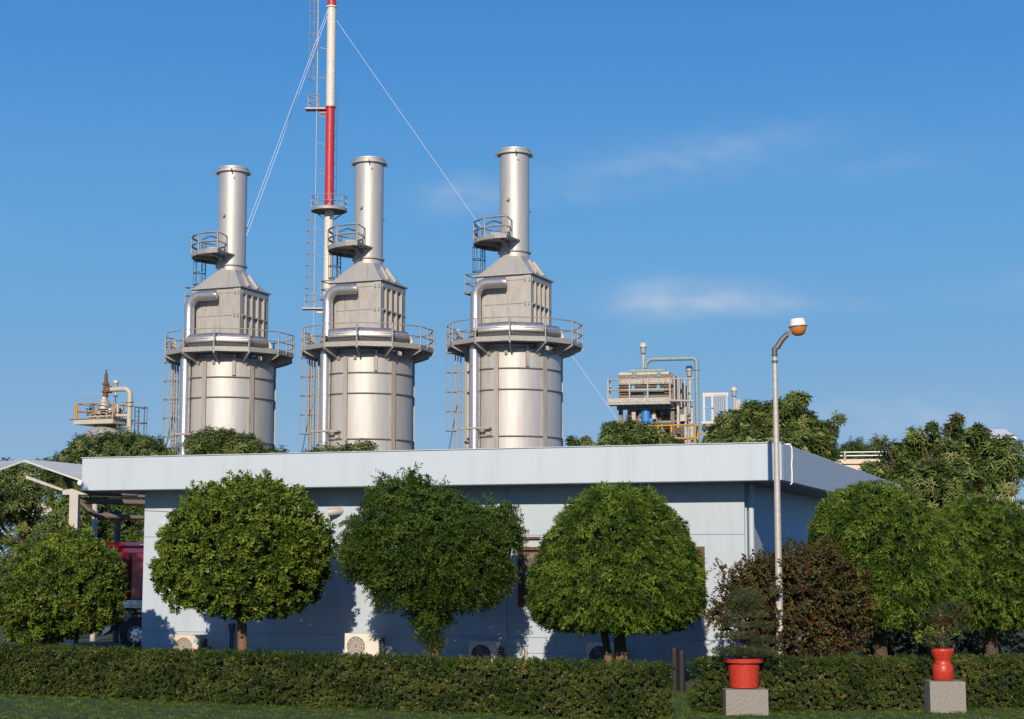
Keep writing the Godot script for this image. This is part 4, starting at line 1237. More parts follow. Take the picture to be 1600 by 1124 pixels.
func make_garden() -> void:
	var weeping: Array = []
	var dense: Array = []
	var fine: Array = []
	var round_: Array = []
	var tiny: Array = []
	for k in 3:
		weeping.append(sprig(12, 0.13, 0.17, 0.042, 0.7, 0.4, true, 0.22))
		dense.append(sprig(13, 0.13, 0.13, 0.023, 0.55, 0.35, true, 0.28))
		fine.append(sprig(18, 0.26, 0.075, 0.03, 0.85, 0.5))
		round_.append(sprig(14, 0.32, 0.085, 0.042, 0.95, 0.1))
		tiny.append(sprig(22, 0.08, 0.04, 0.021, 1.2, 0.1, false, 0.9))

	# the clipped tree with hanging leaves
	var o := thing("clipped_tree", "round clipped tree with long hanging leaves and a pale forked trunk", "tree", ground_at(381, 37.0), 0)
	var blobs: Array = [[Vector3(0, 2.9, 0), Vector3(1.76, 1.38, 1.6)], [Vector3(-0.9, 2.55, 0.3), Vector3(0.96, 1.0, 0.95)], [Vector3(0.95, 2.55, 0.2), Vector3(0.92, 1.02, 0.95)], [Vector3(0.35, 3.85, 0), Vector3(0.6, 0.5, 0.6)], [Vector3(0.2, 2.1, 0.7), Vector3(1.2, 0.75, 0.8)]]
	trunk(o, [Vector3.ZERO, Vector3(0, 0.6, 0), Vector3(-0.02, 1.15, 0), Vector3(-0.05, 1.5, 0)], [0.13, 0.115, 0.105, 0.1], M.bark_pale)
	limbs(o, Vector3(-0.03, 1.2, 0), [Vector3(-0.8, 2.2, 0.2), Vector3(0.9, 2.1, 0.25), Vector3(-0.2, 2.9, 0.5), Vector3(0.5, 3.3, -0.3), Vector3(-0.6, 2.7, -0.8), Vector3(0.3, 2.4, 0.9), Vector3(0.1, 3.6, 0)], 0.075, M.bark)
	crown(o, "leaves", blobs, 6200, weeping, M.leaf, LIME, {"weep": 0.85, "out": 0.75, "jit": 0.35, "inner": 0.62, "lump": 0.1, "gap": 0.22, "lf": 1.1, "floor": 1.45})
	crown(o, "tip_leaves", [[Vector3(0.25, 4.3, 0), Vector3(0.45, 0.22, 0.3)], [Vector3(-0.9, 4.0, 0), Vector3(0.5, 0.15, 0.4)], [Vector3(1.2, 3.85, 0), Vector3(0.3, 0.25, 0.3)]], 60, weeping, M.leaf, [GREEN[2], GREEN[3]], {"weep": 0.4, "rise": 0.6, "inner": 0.9})

	# the fine leaved, uneven tree
	o = thing("fig_tree", "fine leaved dark tree with an uneven crown and leaves down its trunk", "tree", ground_at(678, 35.6), 0)
	blobs = [[Vector3(-0.1, 2.85, 0), Vector3(1.45, 1.0, 1.35)], [Vector3(-1.0, 3.0, 0.1), Vector3(0.85, 0.8, 0.85)], [Vector3(-0.85, 3.75, 0), Vector3(0.6, 0.55, 0.6)], [Vector3(-0.1, 3.75, 0), Vector3(0.62, 0.4, 0.6)], [Vector3(-0.35, 4.22, 0), Vector3(0.22, 0.2, 0.22)], [Vector3(1.0, 3.05, 0.1), Vector3(0.66, 0.68, 0.72)], [Vector3(0.72, 3.5, 0), Vector3(0.3, 0.32, 0.35)], [Vector3(1.4, 3.25, 0), Vector3(0.3, 0.5, 0.35)], [Vector3(1.62, 3.05, 0), Vector3(0.2, 0.3, 0.2)], [Vector3(-1.6, 2.7, 0.1), Vector3(0.35, 0.5, 0.4)], [Vector3(0.5, 2.2, 0.3), Vector3(0.95, 0.62, 0.8)], [Vector3(-0.75, 2.2, 0.2), Vector3(0.7, 0.55, 0.7)], [Vector3(-0.05, 1.55, 0.05), Vector3(0.36, 0.75, 0.36)], [Vector3(1.0, 2.35, 0.2), Vector3(0.6, 0.6, 0.6)]]
	trunk(o, [Vector3.ZERO, Vector3(0.0, 0.5, 0), Vector3(-0.03, 1.2, 0), Vector3(0, 1.9, 0)], [0.17, 0.13, 0.11, 0.1], M.bark_pale)
	limbs(o, Vector3(0, 1.7, 0), ends_in(blobs.slice(0, 8), 10), 0.06, M.bark)
	crown(o, "leaves", blobs, 9000, fine, M.leaf, DEEP, {"weep": 0.8, "out": 0.75, "jit": 0.45, "inner": 0.65, "lump": 0.17, "gap": 0.2, "lf": 1.5})

	# the clipped dome on twin trunks
	o = thing("dome_tree", "dense dome clipped tree with a flat base on two dark trunks", "tree", ground_at(962, 34.0), 0)
	blobs = [[Vector3(0.06, 2.3, 0), Vector3(1.52, 1.7, 1.5)], [Vector3(0, 1.9, 0), Vector3(1.7, 1.1, 1.6)], [Vector3(-0.95, 2.1, 0.2), Vector3(0.72, 0.85, 0.75)], [Vector3(1.0, 2.2, 0.2), Vector3(0.7, 0.95, 0.75)], [Vector3(0.1, 3.2, 0.0), Vector3(1.05, 0.8, 1.0)]]
	trunk(o, [Vector3(-0.17, 0, 0), Vector3(-0.14, 0.5, 0), Vector3(-0.22, 1.0, 0), Vector3(-0.35, 1.7, 0)], [0.085, 0.075, 0.075, 0.06], M.bark)
	trunk(o, [Vector3(0.09, 0, 0.02), Vector3(0.1, 0.5, 0), Vector3(0.07, 1.0, 0), Vector3(0.1, 1.8, 0)], [0.14, 0.12, 0.12, 0.09], M.bark)
	ring_of("trunk_foot", [[0.09, 0.3], [0.088, 0.72]], M.bark_pale, o, 12, Vector3(-0.155, 0, 0))
	ring_of("trunk_foot", [[0.142, 0.3], [0.135, 0.74]], M.bark_pale, o, 12, Vector3(0.097, 0, 0.01))
	limbs(o, Vector3(0, 1.4, 0), ends_in(blobs, 8), 0.07, M.bark)
	crown(o, "leaves", blobs, 14500, dense, M.leaf, GREEN, {"weep": 0.85, "out": 0.85, "jit": 0.38, "inner": 0.45, "lump": 0.035, "gap": 0.5, "lf": 1.5, "floor": 1.3})

	# the large dome beside the building's corner and its neighbour
	o = thing("dome_tree", "large dense dome tree standing over the russet shrub beside the building corner", "tree", ground_at(1372, 34.2), 0)
	blobs = [[Vector3(-0.02, 2.5, 0), Vector3(1.3, 1.58, 1.4)], [Vector3(0.15, 2.15, 0), Vector3(1.5, 1.05, 1.45)], [Vector3(-0.58, 2.9, 0), Vector3(0.74, 0.98, 0.85)], [Vector3(0.75, 2.4, 0.1), Vector3(0.95, 1.2, 0.95)]]
	trunk(o, [Vector3(0, 0, 0), Vector3(0.02, 0.6, 0), Vector3(0, 1.6, 0)], [0.16, 0.14, 0.12], M.bark)
	limbs(o, Vector3(0, 1.3, 0), ends_in(blobs, 8), 0.07, M.bark)
	crown(o, "leaves", blobs, 15000, dense, M.leaf, GREEN, {"weep": 0.85, "out": 0.85, "jit": 0.38, "inner": 0.45, "lump": 0.035, "gap": 0.5, "lf": 1.3, "floor": 1.35})
	crown(o, "hanging_leaves", [[Vector3(0.85, 1.2, 0.95), Vector3(0.45, 0.14, 0.2)]], 26, weeping, M.leaf, [GREEN[2], GREEN[3]], {"weep": 0.9, "out": 0.3, "inner": 0.9})
	o = thing("dome_tree", "dense dome tree behind the urn shaped red pot", "tree", ground_at(1545, 36.5), 0)
	blobs = [[Vector3(0, 2.45, 0), Vector3(1.55, 1.45, 1.5)], [Vector3(0.1, 2.1, 0), Vector3(1.65, 1.1, 1.55)], [Vector3(-0.3, 2.95, 0), Vector3(0.95, 0.85, 0.9)]]
	trunk(o, [Vector3.ZERO, Vector3(0.02, 0.6, 0), Vector3(0, 1.6, 0)], [0.16, 0.14, 0.12], M.bark)
	limbs(o, Vector3(0, 1.3, 0), ends_in(blobs, 8), 0.07, M.bark)
	crown(o, "leaves", blobs, 10500, dense, M.leaf, GREEN, {"weep": 0.85, "out": 0.85, "jit": 0.38, "inner": 0.45, "lump": 0.04, "gap": 0.42, "lf": 1.3, "floor": 1.25})

	# the bush in front of the truck
	o = thing("round_bush", "broad round bush with bronze young tips in front of the red truck", "bush", ground_at(110, 36.8), 0)
	blobs = [[Vector3(-0.05, 2.0, 0), Vector3(1.15, 1.0, 1.1)], [Vector3(-0.7, 1.7, 0.1), Vector3(0.9, 0.95, 0.9)], [Vector3(0.3, 1.75, 0.2), Vector3(0.75, 0.75, 0.8)], [Vector3(0.05, 2.6, 0), Vector3(0.7, 0.55, 0.7)]]
	trunk(o, [Vector3(-0.3, 0, 0), Vector3(-0.35, 0.6, 0), Vector3(-0.3, 1.3, 0)], [0.09, 0.08, 0.06], M.bark)
	trunk(o, [Vector3(0.1, 0, 0), Vector3(0.15, 0.5, 0), Vector3(0.2, 1.2, 0)], [0.06, 0.05, 0.04], M.bark)
	limbs(o, Vector3(0, 1.0, 0), ends_in(blobs, 8), 0.05, M.bark)
	crown(o, "leaves", blobs, 3400, weeping, M.leaf, LIME, {"weep": 0.7, "out": 0.9, "jit": 0.5, "inner": 0.6, "lump": 0.12, "gap": 0.24, "lf": 1.3, "floor": 0.75, "smin": 0.65, "smax": 1.0, "tint": Color(0.15, 0.1, 0.03), "tint_share": 0.025})
	limbs(o, Vector3(0.7, 1.6, 0), [Vector3(1.25, 2.2, 0), Vector3(1.4, 1.9, 0), Vector3(1.15, 2.3, 0.1), Vector3(1.3, 2.05, 0.15)], 0.02, M.bark)

	# the loose russet shrub round the lamp post
	o = thing("russet_shrub", "loose shrub with brown red leaves growing round the lamp post", "shrub", ground_at(1238, 33.1), 0)
	blobs = [[Vector3(-0.1, 1.75, 0), Vector3(0.95, 0.75, 0.85)], [Vector3(0.6, 1.5, 0), Vector3(0.75, 0.75, 0.75)], [Vector3(-0.5, 2.15, 0), Vector3(0.5, 0.36, 0.5)], [Vector3(0.35, 2.3, 0), Vector3(0.72, 0.42, 0.6)], [Vector3(-1.0, 1.65, 0.1), Vector3(0.42, 0.42, 0.42)], [Vector3(0.1, 1.1, 0.1), Vector3(0.8, 0.4, 0.7)], [Vector3(1.0, 1.8, 0), Vector3(0.35, 0.45, 0.4)], [Vector3(-0.2, 0.85, 0.25), Vector3(0.5, 0.35, 0.5)]]
	for e in [[Vector3(0.05, 0, 0), Vector3(0.1, 0.8, 0.1), Vector3(0.5, 1.6, 0.1)], [Vector3(0.0, 0, 0), Vector3(-0.15, 0.8, 0), Vector3(-0.5, 1.9, 0.1)], [Vector3(-0.02, 0, 0.05), Vector3(-0.02, 1.0, 0.1), Vector3(0.1, 2.2, 0)], [Vector3(0.1, 0, 0), Vector3(0.35, 0.7, 0.2), Vector3(0.42, 1.0, 0.3)]]:
		trunk(o, e, [0.035, 0.028, 0.015], M.bark_pale)
	limbs(o, Vector3(0, 1.2, 0), ends_in(blobs, 12), 0.02, M.bark)
	crown(o, "leaves", blobs, 2200, round_, M.leaf_dull, RUSSET, {"weep": 0.0, "rise": 0.25, "out": 0.9, "jit": 0.6, "inner": 0.7, "lump": 0.26, "gap": 0.08, "lf": 1.8})
	var arms: Array = []
	for e in [[Vector3(-0.6, 2.25, 0), Vector3(-1.45, 2.42, 0.1)], [Vector3(-0.7, 2.0, 0.1), Vector3(-1.42, 2.02, 0.1)], [Vector3(-0.6, 1.7, 0.1), Vector3(-1.6, 1.55, 0.15)], [Vector3(-0.8, 1.7, 0), Vector3(-1.38, 1.75, 0)], [Vector3(-0.5, 2.3, 0), Vector3(-1.15, 2.3, 0.1)], [Vector3(-0.9, 1.5, 0), Vector3(-1.62, 1.38, 0)]]:
		tubed("branch", e, [0.012, 0.005], M.bark, o, 4)
		for k in 8:
			arms.append([e[0].lerp(e[1], 0.25 + 0.1 * k), Vector3(0.09, 0.06, 0.08)])
	crown(o, "spray_leaves", arms, 190, round_, M.leaf_dull, RUSSET, {"rise": 0.4, "inner": 1.0, "smin": 0.45, "smax": 0.8})

	# potted, tiered shrubs on their plinths
	o = thing("potted_shrub", "dark tiered shrub clipped in layers in a broad red pot", "potted shrub", ground_at(1160, 28.6), 0)
	boxed("plinth", Vector3(0, 0.21, 0), Vector3(0.7, 0.42, 0.7), M.concrete, o)
	ring_of("pot", [[0.2, 0.42], [0.24, 0.44], [0.27, 0.84], [0.33, 0.85], [0.335, 0.915], [0.31, 0.92], [0.28, 0.9], [0.26, 0.85]], M.terracotta, o, 32)
	ring_of("soil", [[0.28, 0.85], [0, 0.87]], M.soil, o, 20)
	trunk(o, [Vector3(0, 0.85, 0), Vector3(0.03, 1.2, 0), Vector3(0.0, 1.5, 0.02), Vector3(0.02, 2.0, 0)], [0.035, 0.03, 0.025, 0.015], M.bark_pale)
	blobs = [[Vector3(0.05, 1.88, 0), Vector3(0.33, 0.19, 0.33)], [Vector3(0.07, 1.64, 0), Vector3(0.39, 0.045, 0.36)], [Vector3(0.1, 1.48, 0), Vector3(0.43, 0.04, 0.4)], [Vector3(-0.12, 1.3, 0.1), Vector3(0.36, 0.045, 0.34)], [Vector3(0.25, 1.24, 0.0), Vector3(0.34, 0.045, 0.34)], [Vector3(-0.17, 1.04, 0.1), Vector3(0.42, 0.06, 0.4)], [Vector3(0.22, 1.02, 0.05), Vector3(0.4, 0.06, 0.4)]]
	limbs(o, Vector3(0.01, 1.1, 0), [Vector3(-0.4, 1.1, 0.1), Vector3(0.45, 1.1, 0), Vector3(-0.3, 1.34, 0), Vector3(0.42, 1.3, 0), Vector3(0.1, 1.5, 0.3)], 0.012, M.bark)
	crown(o, "leaves", blobs, 5600, tiny, M.leaf_dull, BONSAI, {"rise": 0.3, "jit": 0.8, "inner": 0.9, "lump": 0.03, "gap": 0.9, "smin": 0.28, "smax": 0.42})
	o = thing("potted_shrub", "sparse brownish shrub growing in a glossy urn shaped red pot", "potted shrub", ground_at(1469, 29.0), 0)
	boxed("plinth", Vector3(0, 0.26, 0), Vector3(0.6, 0.52, 0.6), M.concrete, o)
	ring_of("pot", [[0.150, 0.52], [0.176, 0.54], [0.180, 0.74], [0.163, 0.78], [0.132, 0.83], [0.141, 0.87], [0.176, 0.95], [0.198, 1.02], [0.194, 1.06], [0.167, 1.06], [0.158, 0.98]], M.terracotta, o, 32, Vector3.ZERO, Basis(), true)
	ring_of("soil", [[0.19, 1.0], [0, 1.02]], M.soil, o, 20)
	trunk(o, [Vector3(0, 1.0, 0), Vector3(0.03, 1.3, 0), Vector3(-0.02, 1.7, 0)], [0.04, 0.03, 0.02], M.bark_pale)
	blobs = [[Vector3(-0.08, 1.2, 0.05), Vector3(0.28, 0.12, 0.28)], [Vector3(0.2, 1.45, 0), Vector3(0.32, 0.12, 0.3)], [Vector3(-0.1, 1.6, 0), Vector3(0.28, 0.1, 0.25)], [Vector3(0.22, 1.72, 0), Vector3(0.34, 0.14, 0.3)]]
	limbs(o, Vector3(0.0, 1.2, 0), [Vector3(0.4, 1.45, 0), Vector3(-0.3, 1.6, 0), Vector3(0.4, 1.75, 0)], 0.014, M.bark)
	crown(o, "leaves", blobs, 800, tiny, M.leaf_dull, [BONSAI[0], BONSAI[2], RUSSET[2]], {"rise": 0.4, "jit": 0.8, "inner": 0.8, "lump": 0.1, "gap": 0.5, "smin": 0.4, "smax": 0.65})

	# the tree beside the road whose shade falls on the truck, and the undergrowth beyond the domes
	o = thing("shade_tree", "tall broad tree shading the truck and the carport from beside the road", "tree", Vector3(-13.35, 0, -33.0), 0)
	blobs = [[Vector3(0, 7.6, 0), Vector3(2.0, 1.4, 2.0)], [Vector3(-0.8, 7.2, 0.4), Vector3(1.6, 1.3, 1.6)], [Vector3(0.3, 7.0, -0.3), Vector3(1.8, 1.4, 1.7)]]
	trunk(o, [Vector3.ZERO, Vector3(0.05, 1.6, 0), Vector3(0, 3.2, 0), Vector3(0, 6.9, 0)], [0.24, 0.2, 0.17, 0.1], M.bark)
	limbs(o, Vector3(0, 5.3, 0), ends_in(blobs, 9), 0.09, M.bark)
	crown(o, "leaves", blobs, 3600, weeping, M.leaf, GREEN, {"weep": 0.6, "inner": 0.8, "gap": 0.5})
	o = thing("undergrowth_bush", "dark leafy bush in the shade between the trunks of the domed trees", "bush", ground_at(1440, 41.0), 0)
	blobs = [[Vector3(0, 0.8, 0), Vector3(1.5, 0.95, 0.9)], [Vector3(-1.2, 0.7, 0.1), Vector3(0.9, 0.8, 0.8)], [Vector3(1.4, 0.8, 0), Vector3(1.1, 0.95, 0.9)]]
	for x in [-0.9, 0.0, 1.1]:
		trunk(o, [Vector3(x, 0, 0), Vector3(x + 0.1, 0.8, 0.05)], [0.05, 0.02], M.bark)
	crown(o, "leaves", blobs, 1900, dense, M.leaf, DEEP, {"weep": 0.2, "inner": 0.7, "gap": 0.5})

	# hedges
	hedge("long low clipped hedge running in front of the building and air conditioners", at(-70, 1000, 33.4), at(1036, 1000, 27.5), 0.86, 0.85, tiny)
	hedge("short clipped hedge around the pots beneath the lamp post", at(1086, 1000, 29.0), at(1690, 1000, 29.9), 0.85, 0.8, tiny)
	o = thing("service_pedestal", "dark round topped pedestal in the gap between the two hedges", "pedestal", ground_at(1057, 33.0), -19)
	var st := mb()
	lathe(st, [[0.075, 0], [0.075, 0.8], [0.06, 0.86], [0, 0.88]], 16, Vector3(-0.06, 0, 0))
	build(st, "post", M.black, o)
	st = mb()
	lathe(st, [[0.07, 0], [0.07, 0.76], [0.055, 0.81], [0, 0.83]], 16, Vector3(0.09, 0, 0.03))
	build(st, "post", M.black, o)

func hedge(label: String, a: Vector3, b: Vector3, h: float, dp: float, meshes: Array) -> void:
	a.y = 0
	b.y = 0
	var o := thing("hedge", label, "hedge", a, rad_to_deg(atan2(-(b - a).z, (b - a).x)))
	var ln := a.distance_to(b)
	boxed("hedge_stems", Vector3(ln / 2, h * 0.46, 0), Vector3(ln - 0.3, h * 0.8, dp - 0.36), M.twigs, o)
	var places := [[], [], []]
	var colors := [[], [], []]
	var n := int(ln * 720)
	for k in n:
		var x := rng.randf() * ln
		var f := rng.randf()
		var p: Vector3
		var nrm: Vector3
		var deep := 0.14 * pow(rng.randf(), 1.5)
		if f < 0.55:
			p = Vector3(x, rng.randf() * h, dp / 2 - deep)
			nrm = Vector3(0, 0.3, 1)
		elif f < 0.9:
			p = Vector3(x, h - deep, rng.randf_range(-0.5, 0.5) * dp)
			nrm = Vector3.UP
		elif f < 0.96:
			p = Vector3(x, rng.randf() * h, -dp / 2 + deep)
			nrm = Vector3(0, 0.3, -1)
		else:
			var s := 1.0 if rng.randf() < 0.5 else -1.0
			p = Vector3(ln / 2 + s * (ln / 2 - deep), rng.randf() * h, rng.randf_range(-0.5, 0.5) * dp)
			nrm = Vector3(s, 0.3, 0)
		var wob := 0.035 * lumps.get_noise_1d(p.x * 1.7) + 0.02 * lumps.get_noise_1d(p.x * 7.0 + 40)
		p += Vector3(0, wob if p.y > h * 0.5 else 0.0, 0.6 * wob)
		var q := frame_of((nrm + any_dir() * 0.7).normalized()) * Basis(Vector3.UP, rng.randf() * TAU)
		var s2 := rng.randf_range(0.7, 1.05)
		var v := rng.randi() % 3
		places[v].append(Transform3D(q.scaled(Vector3(s2, s2, s2)), p))
		var t := clampf(0.45 + 0.9 * lumps.get_noise_2d(p.x * 0.8, p.y * 2.0) + rng.randf_range(-0.4, 0.4), 0, 0.999) * 3.0
		var c: Color = HEDGE[int(t)].lerp(HEDGE[int(t) + 1], t - floorf(t))
		if rng.randf() < 0.008: c = Color(0.22, 0.17, 0.03)
		colors[v].append(c)
	for v in 3: scatter(o, "leaves", meshes[v], M.leaf_gloss, places[v], colors[v])

# trees beyond the building, with whorls of long leaves at the branch ends
func far_tree(label: String, px: float, d: float, blobs: Array, n: int, whorls: Array, palette: Array, opt: Dictionary) -> void:
	var o := thing("whorled_tree", label, "tree", ground_at(px, d), 0, "trees beyond the low building")
	var s := d / F
	var bl: Array = []
	var base := o.position
	for b in blobs:      # [pixel x, pixel y, half width, half height]
		var c := at(b[0], b[1], d)
		bl.append([c - base + Vector3(0, 0, rng.randf_range(-0.8, 0.8)), Vector3(b[2] * s, b[3] * s, maxf(b[2], b[3]) * s * 0.85)])
	var low: float = bl[0][0].y
	trunk(o, [Vector3.ZERO, Vector3(0.1, low * 0.5, 0), Vector3(0, low, 0)], [0.2, 0.16, 0.1], M.bark)
	limbs(o, Vector3(0.05, low * 0.55, 0), ends_in(bl, 9), 0.08, M.bark)
	var e := {"weep": 0.0, "rise": 0.8, "out": 0.8, "jit": 0.45, "inner": 0.6, "lump": 0.22, "gap": 0.4, "lf": 0.9, "smin": 0.75, "smax": 1.15}
	e.merge(opt, true)
	crown(o, "leaves", bl, n, whorls, M.leaf, palette, e)

func make_far_trees() -> void:
	var whorls: Array = []
	var small: Array = []
	for k in 3:
		whorls.append(rosette(14, 0.27, 0.056))
		small.append(rosette(12, 0.22, 0.05))
	far_tree("spreading leafy tree below the domed vessel and its deck", 190, 70, [[190, 735, 100, 54], [150, 720, 60, 32], [235, 722, 50, 34], [110, 738, 44, 30], [180, 706, 44, 26], [210, 695, 26, 14], [140, 700, 24, 14]], 2600, small, FAR, {"rise": 0.9, "gap": 0.3})
	far_tree("leafy treetop rising above the roof against the stack nearest the carport", 345, 68, [[345, 728, 62, 46], [325, 694, 36, 20], [385, 702, 30, 20], [425, 716, 26, 14], [304, 700, 14, 14], [352, 684, 24, 12]], 1500, small, FAR, {"gap": 0.26})
	far_tree("low treetop just showing over the roof before the stack beside the mast", 530, 68, [[530, 735, 66, 38], [560, 716, 34, 24], [495, 726, 34, 22]], 1200, small, FAR, {"gap": 0.3})
	far_tree("leafy treetop in front of the brown air cooler", 985, 66, [[985, 735, 80, 54], [990, 684, 26, 22], [958, 694, 20, 24], [1045, 706, 24, 18], [915, 706, 20, 16], [1010, 676, 14, 10], [960, 670, 14, 8], [1030, 690, 16, 12], [893, 694, 8, 5]], 2100, whorls, FAR, {"gap": 0.25})
	far_tree("tall spreading tree with whorled leaves behind the lamp post", 1205, 66, [[1200, 722, 100, 50], [1160, 676, 50, 15], [1150, 656, 28, 12], [1225, 642, 34, 14], [1245, 660, 34, 18], [1205, 655, 36, 16], [1270, 684, 34, 14], [1290, 672, 18, 9], [1306, 657, 8, 5], [1130, 694, 32, 18], [1275, 712, 26, 24], [1240, 628, 18, 7], [1180, 640, 22, 9]], 3200, whorls, FAR, {"gap": 0.22})
	far_tree("loose limbed tree with coppery spent flower stalks beyond the roof end", 1450, 60, [[1450, 765, 84, 40], [1395, 705, 22, 10], [1370, 692, 10, 6], [1410, 722, 30, 18], [1432, 684, 16, 12], [1440, 704, 20, 20], [1470, 690, 13, 14], [1495, 658, 9, 8], [1492, 676, 14, 12], [1485, 712, 26, 26], [1510, 700, 16, 26], [1360, 736, 16, 14], [1430, 740, 30, 16], [1550, 730, 50, 50], [1480, 745, 40, 20], [1390, 745, 26, 14], [1520, 682, 12, 10], [1455, 672, 8, 8]], 2100, whorls, FAR, {"gap": 0.2, "tint": Color(0.18, 0.06, 0.02), "tint_share": 0.02, "lump": 0.1})
	far_tree("round dark tree far behind the railed cream building", 1343, 135, [[1343, 738, 44, 46], [1335, 708, 24, 16], [1362, 712, 24, 12], [1325, 722, 18, 14]], 1600, small, [FAR[0], FAR[1], FAR[2]], {"gap": 0.5, "smin": 1.1, "smax": 1.6})
	far_tree("shady tree seen through the open frame of the carport", 160, 60, [[170, 810, 70, 55], [130, 800, 50, 50], [205, 840, 50, 50], [100, 850, 44, 44], [150, 890, 90, 60], [215, 900, 50, 60]], 2000, whorls, [FAR[0], FAR[1], FAR[2]], {"weep": 0.5, "rise": 0.2})
	far_tree("leafy tree at the far edge beyond the carport roof", 30, 66, [[30, 768, 60, 45], [60, 752, 40, 26], [5, 755, 40, 34], [20, 830, 70, 60], [-20, 790, 50, 60], [80, 860, 50, 50]], 1900, small, FAR, {})

# ------------------------------------------------------------------ lamp, carport, truck, houses

func make_street_lamp() -> void:
	var d := 32.5
	var foot := ground_at(1217, d)
	var top := at(1211.2, 556, d)
	var o := thing("street_lamp", "tall grey street lamp with a bent arm and an orange globe under a white cap", "street lamp", foot)
	tubed("pole", [Vector3.ZERO, Vector3(0, top.y * 0.55, 0), Vector3(0, top.y, 0)], [0.078, 0.062, 0.046], M.pole, o, 20)
	for y in [top.y - 0.12, top.y + 0.02]:
		ring_of("collar", [[0.045, y - 0.025], [0.058, y - 0.025], [0.058, y + 0.025], [0.045, y + 0.025]], M.arm, o, 16)
	boxed("door_plate", Vector3(0, 1.25, 0.073), Vector3(0.07, 0.28, 0.012), M.pole, o)
	var h := at(1247, 510, d) - foot
	var neck := at(1232, 521, d) - foot
	tubed("arm", [Vector3(0, top.y - 0.02, 0), Vector3(0, top.y + 0.13, 0), at(1214.5, 543, d) - foot, at(1222, 531, d) - foot, neck], [0.048, 0.05, 0.056, 0.056, 0.05], M.arm, o, 14)
	var q := Basis(Vector3.BACK, deg_to_rad(4.0))
	var st := mb()
	lathe(st, [[0.175, 0], [0.18, 0.012], [0.155, 0.03], [0.148, 0.12], [0.125, 0.145], [0, 0.15]], 28, h + Vector3(0, 0.0, 0), q)
	build(st, "cap", M.lamp_white, o)
	st = mb()
	lathe(st, [[0, -0.19], [0.06, -0.185], [0.11, -0.16], [0.15, -0.1], [0.168, -0.03], [0.168, 0.0]], 28, h, q, 0.0, TAU, true)
	build(st, "globe", M.orange, o)
	ring_of("rim", [[0.166, -0.02], [0.182, -0.015], [0.182, 0.002], [0.166, 0.004]], M.arm, o, 28, h, q)
	boxed("neck_bracket", neck + Vector3(0.015, 0.0, 0), Vector3(0.06, 0.13, 0.1), M.arm, o, Basis(Vector3.BACK, deg_to_rad(-40.0)))

func slab(st: SurfaceTool, p: Array, t: Vector3) -> void:
	quad(st, p[0], p[1], p[2], p[3])
	quad(st, p[3] + t, p[2] + t, p[1] + t, p[0] + t)
	for i in 4:
		var j := (i + 1) % 4
		quad(st, p[j], p[i], p[i] + t, p[j] + t)

func make_carport() -> void:
	var o := thing("carport", "open carport with a pale sheet roof on grey trusses and posts", "carport", ground_at(113, 47))
	var b := o.position
	var st := mb()
	slab(st, [at(38, 719, 47.5) - b, at(172, 766, 46.5) - b, at(172, 730, 49.3) - b, at(38, 717.5, 49.3) - b], Vector3(0, -0.05, 0))
	build(st, "roof_sheet", M.sheet, o)
	st = mb()
	slab(st, [at(-70, 757, 46.5) - b, at(38, 719, 47.5) - b, at(38, 717.5, 49.3) - b, at(-70, 728, 49.3) - b], Vector3(0, -0.05, 0))
	build(st, "roof_sheet", M.sheet, o)
	for k in 7:
		var t := k / 7.0 + 0.07
		var p := at(38, 719, 47.5).lerp(at(172, 766, 46.5), t) - b
		var q := at(38, 717.5, 49.3).lerp(at(172, 730, 49.3), t) - b
		tubed("sheet_seam", [p + Vector3(0, 0.01, 0), q + Vector3(0, 0.01, 0)], 0.015, M.sheet, o, 5)
	var ptop := at(113, 772, 47).y
	boxed("post", Vector3(0, ptop / 2, 0), Vector3(0.24, ptop, 0.24), M.post, o)
	boxed("post", Vector3(-2.6, ptop / 2, 0), Vector3(0.24, ptop, 0.24), M.post, o)
	st = mb()
	slab(st, [at(97, 773.5, 46.9) - b, at(136, 773, 46.9) - b, at(112, 764, 46.9) - b, at(97, 766, 46.9) - b], Vector3(0, 0, -0.2))
	build(st, "cap_bracket", M.post, o)
	st = mb()
	slab(st, [at(40, 748, 46.9) - b, at(98, 768, 46.9) - b, at(98, 764.5, 46.9) - b, at(40, 743, 46.9) - b], Vector3(0, 0, -0.15))
	build(st, "rafter", M.post, o)
	for e in [[118, 782, 232, 786, 0.09], [112, 766, 100, 746, 0.07], [125, 785, 152, 808, 0.08], [152, 806, 190, 806, 0.12], [190, 808, 225, 809, 0.07], [80, 735, 150, 762, 0.06]]:
		tubed("truss_bar", [at(e[0], e[1], 48.5) - b, at(e[2], e[3], 48.5) - b], e[4], M.truss, o, 4)
	for e in [[155, 770, 49], [205, 774, 52]]:
		tubed("purlin", [at(e[0] - 60, e[1], e[2]) - b, at(e[0] + 60, e[1] + 3, e[2]) - b], 0.07, M.truss, o, 4)
	tubed("back_post", [at(184, 880, 52) * Vector3(1, 0, 1) - b, at(184, 800, 52) - b], 0.1, M.truss, o, 6)
	tubed("back_post", [at(148, 880, 53) * Vector3(1, 0, 1) - b, at(148, 785, 53) - b], 0.09, M.post, o, 6)
	ring_of("lamp_bulb", [[0, -0.09], [0.08, -0.05], [0.09, 0], [0.05, 0.07], [0, 0.09]], M.lamp_white, o, 12, at(125, 755, 46.8) - b, Basis(), true)

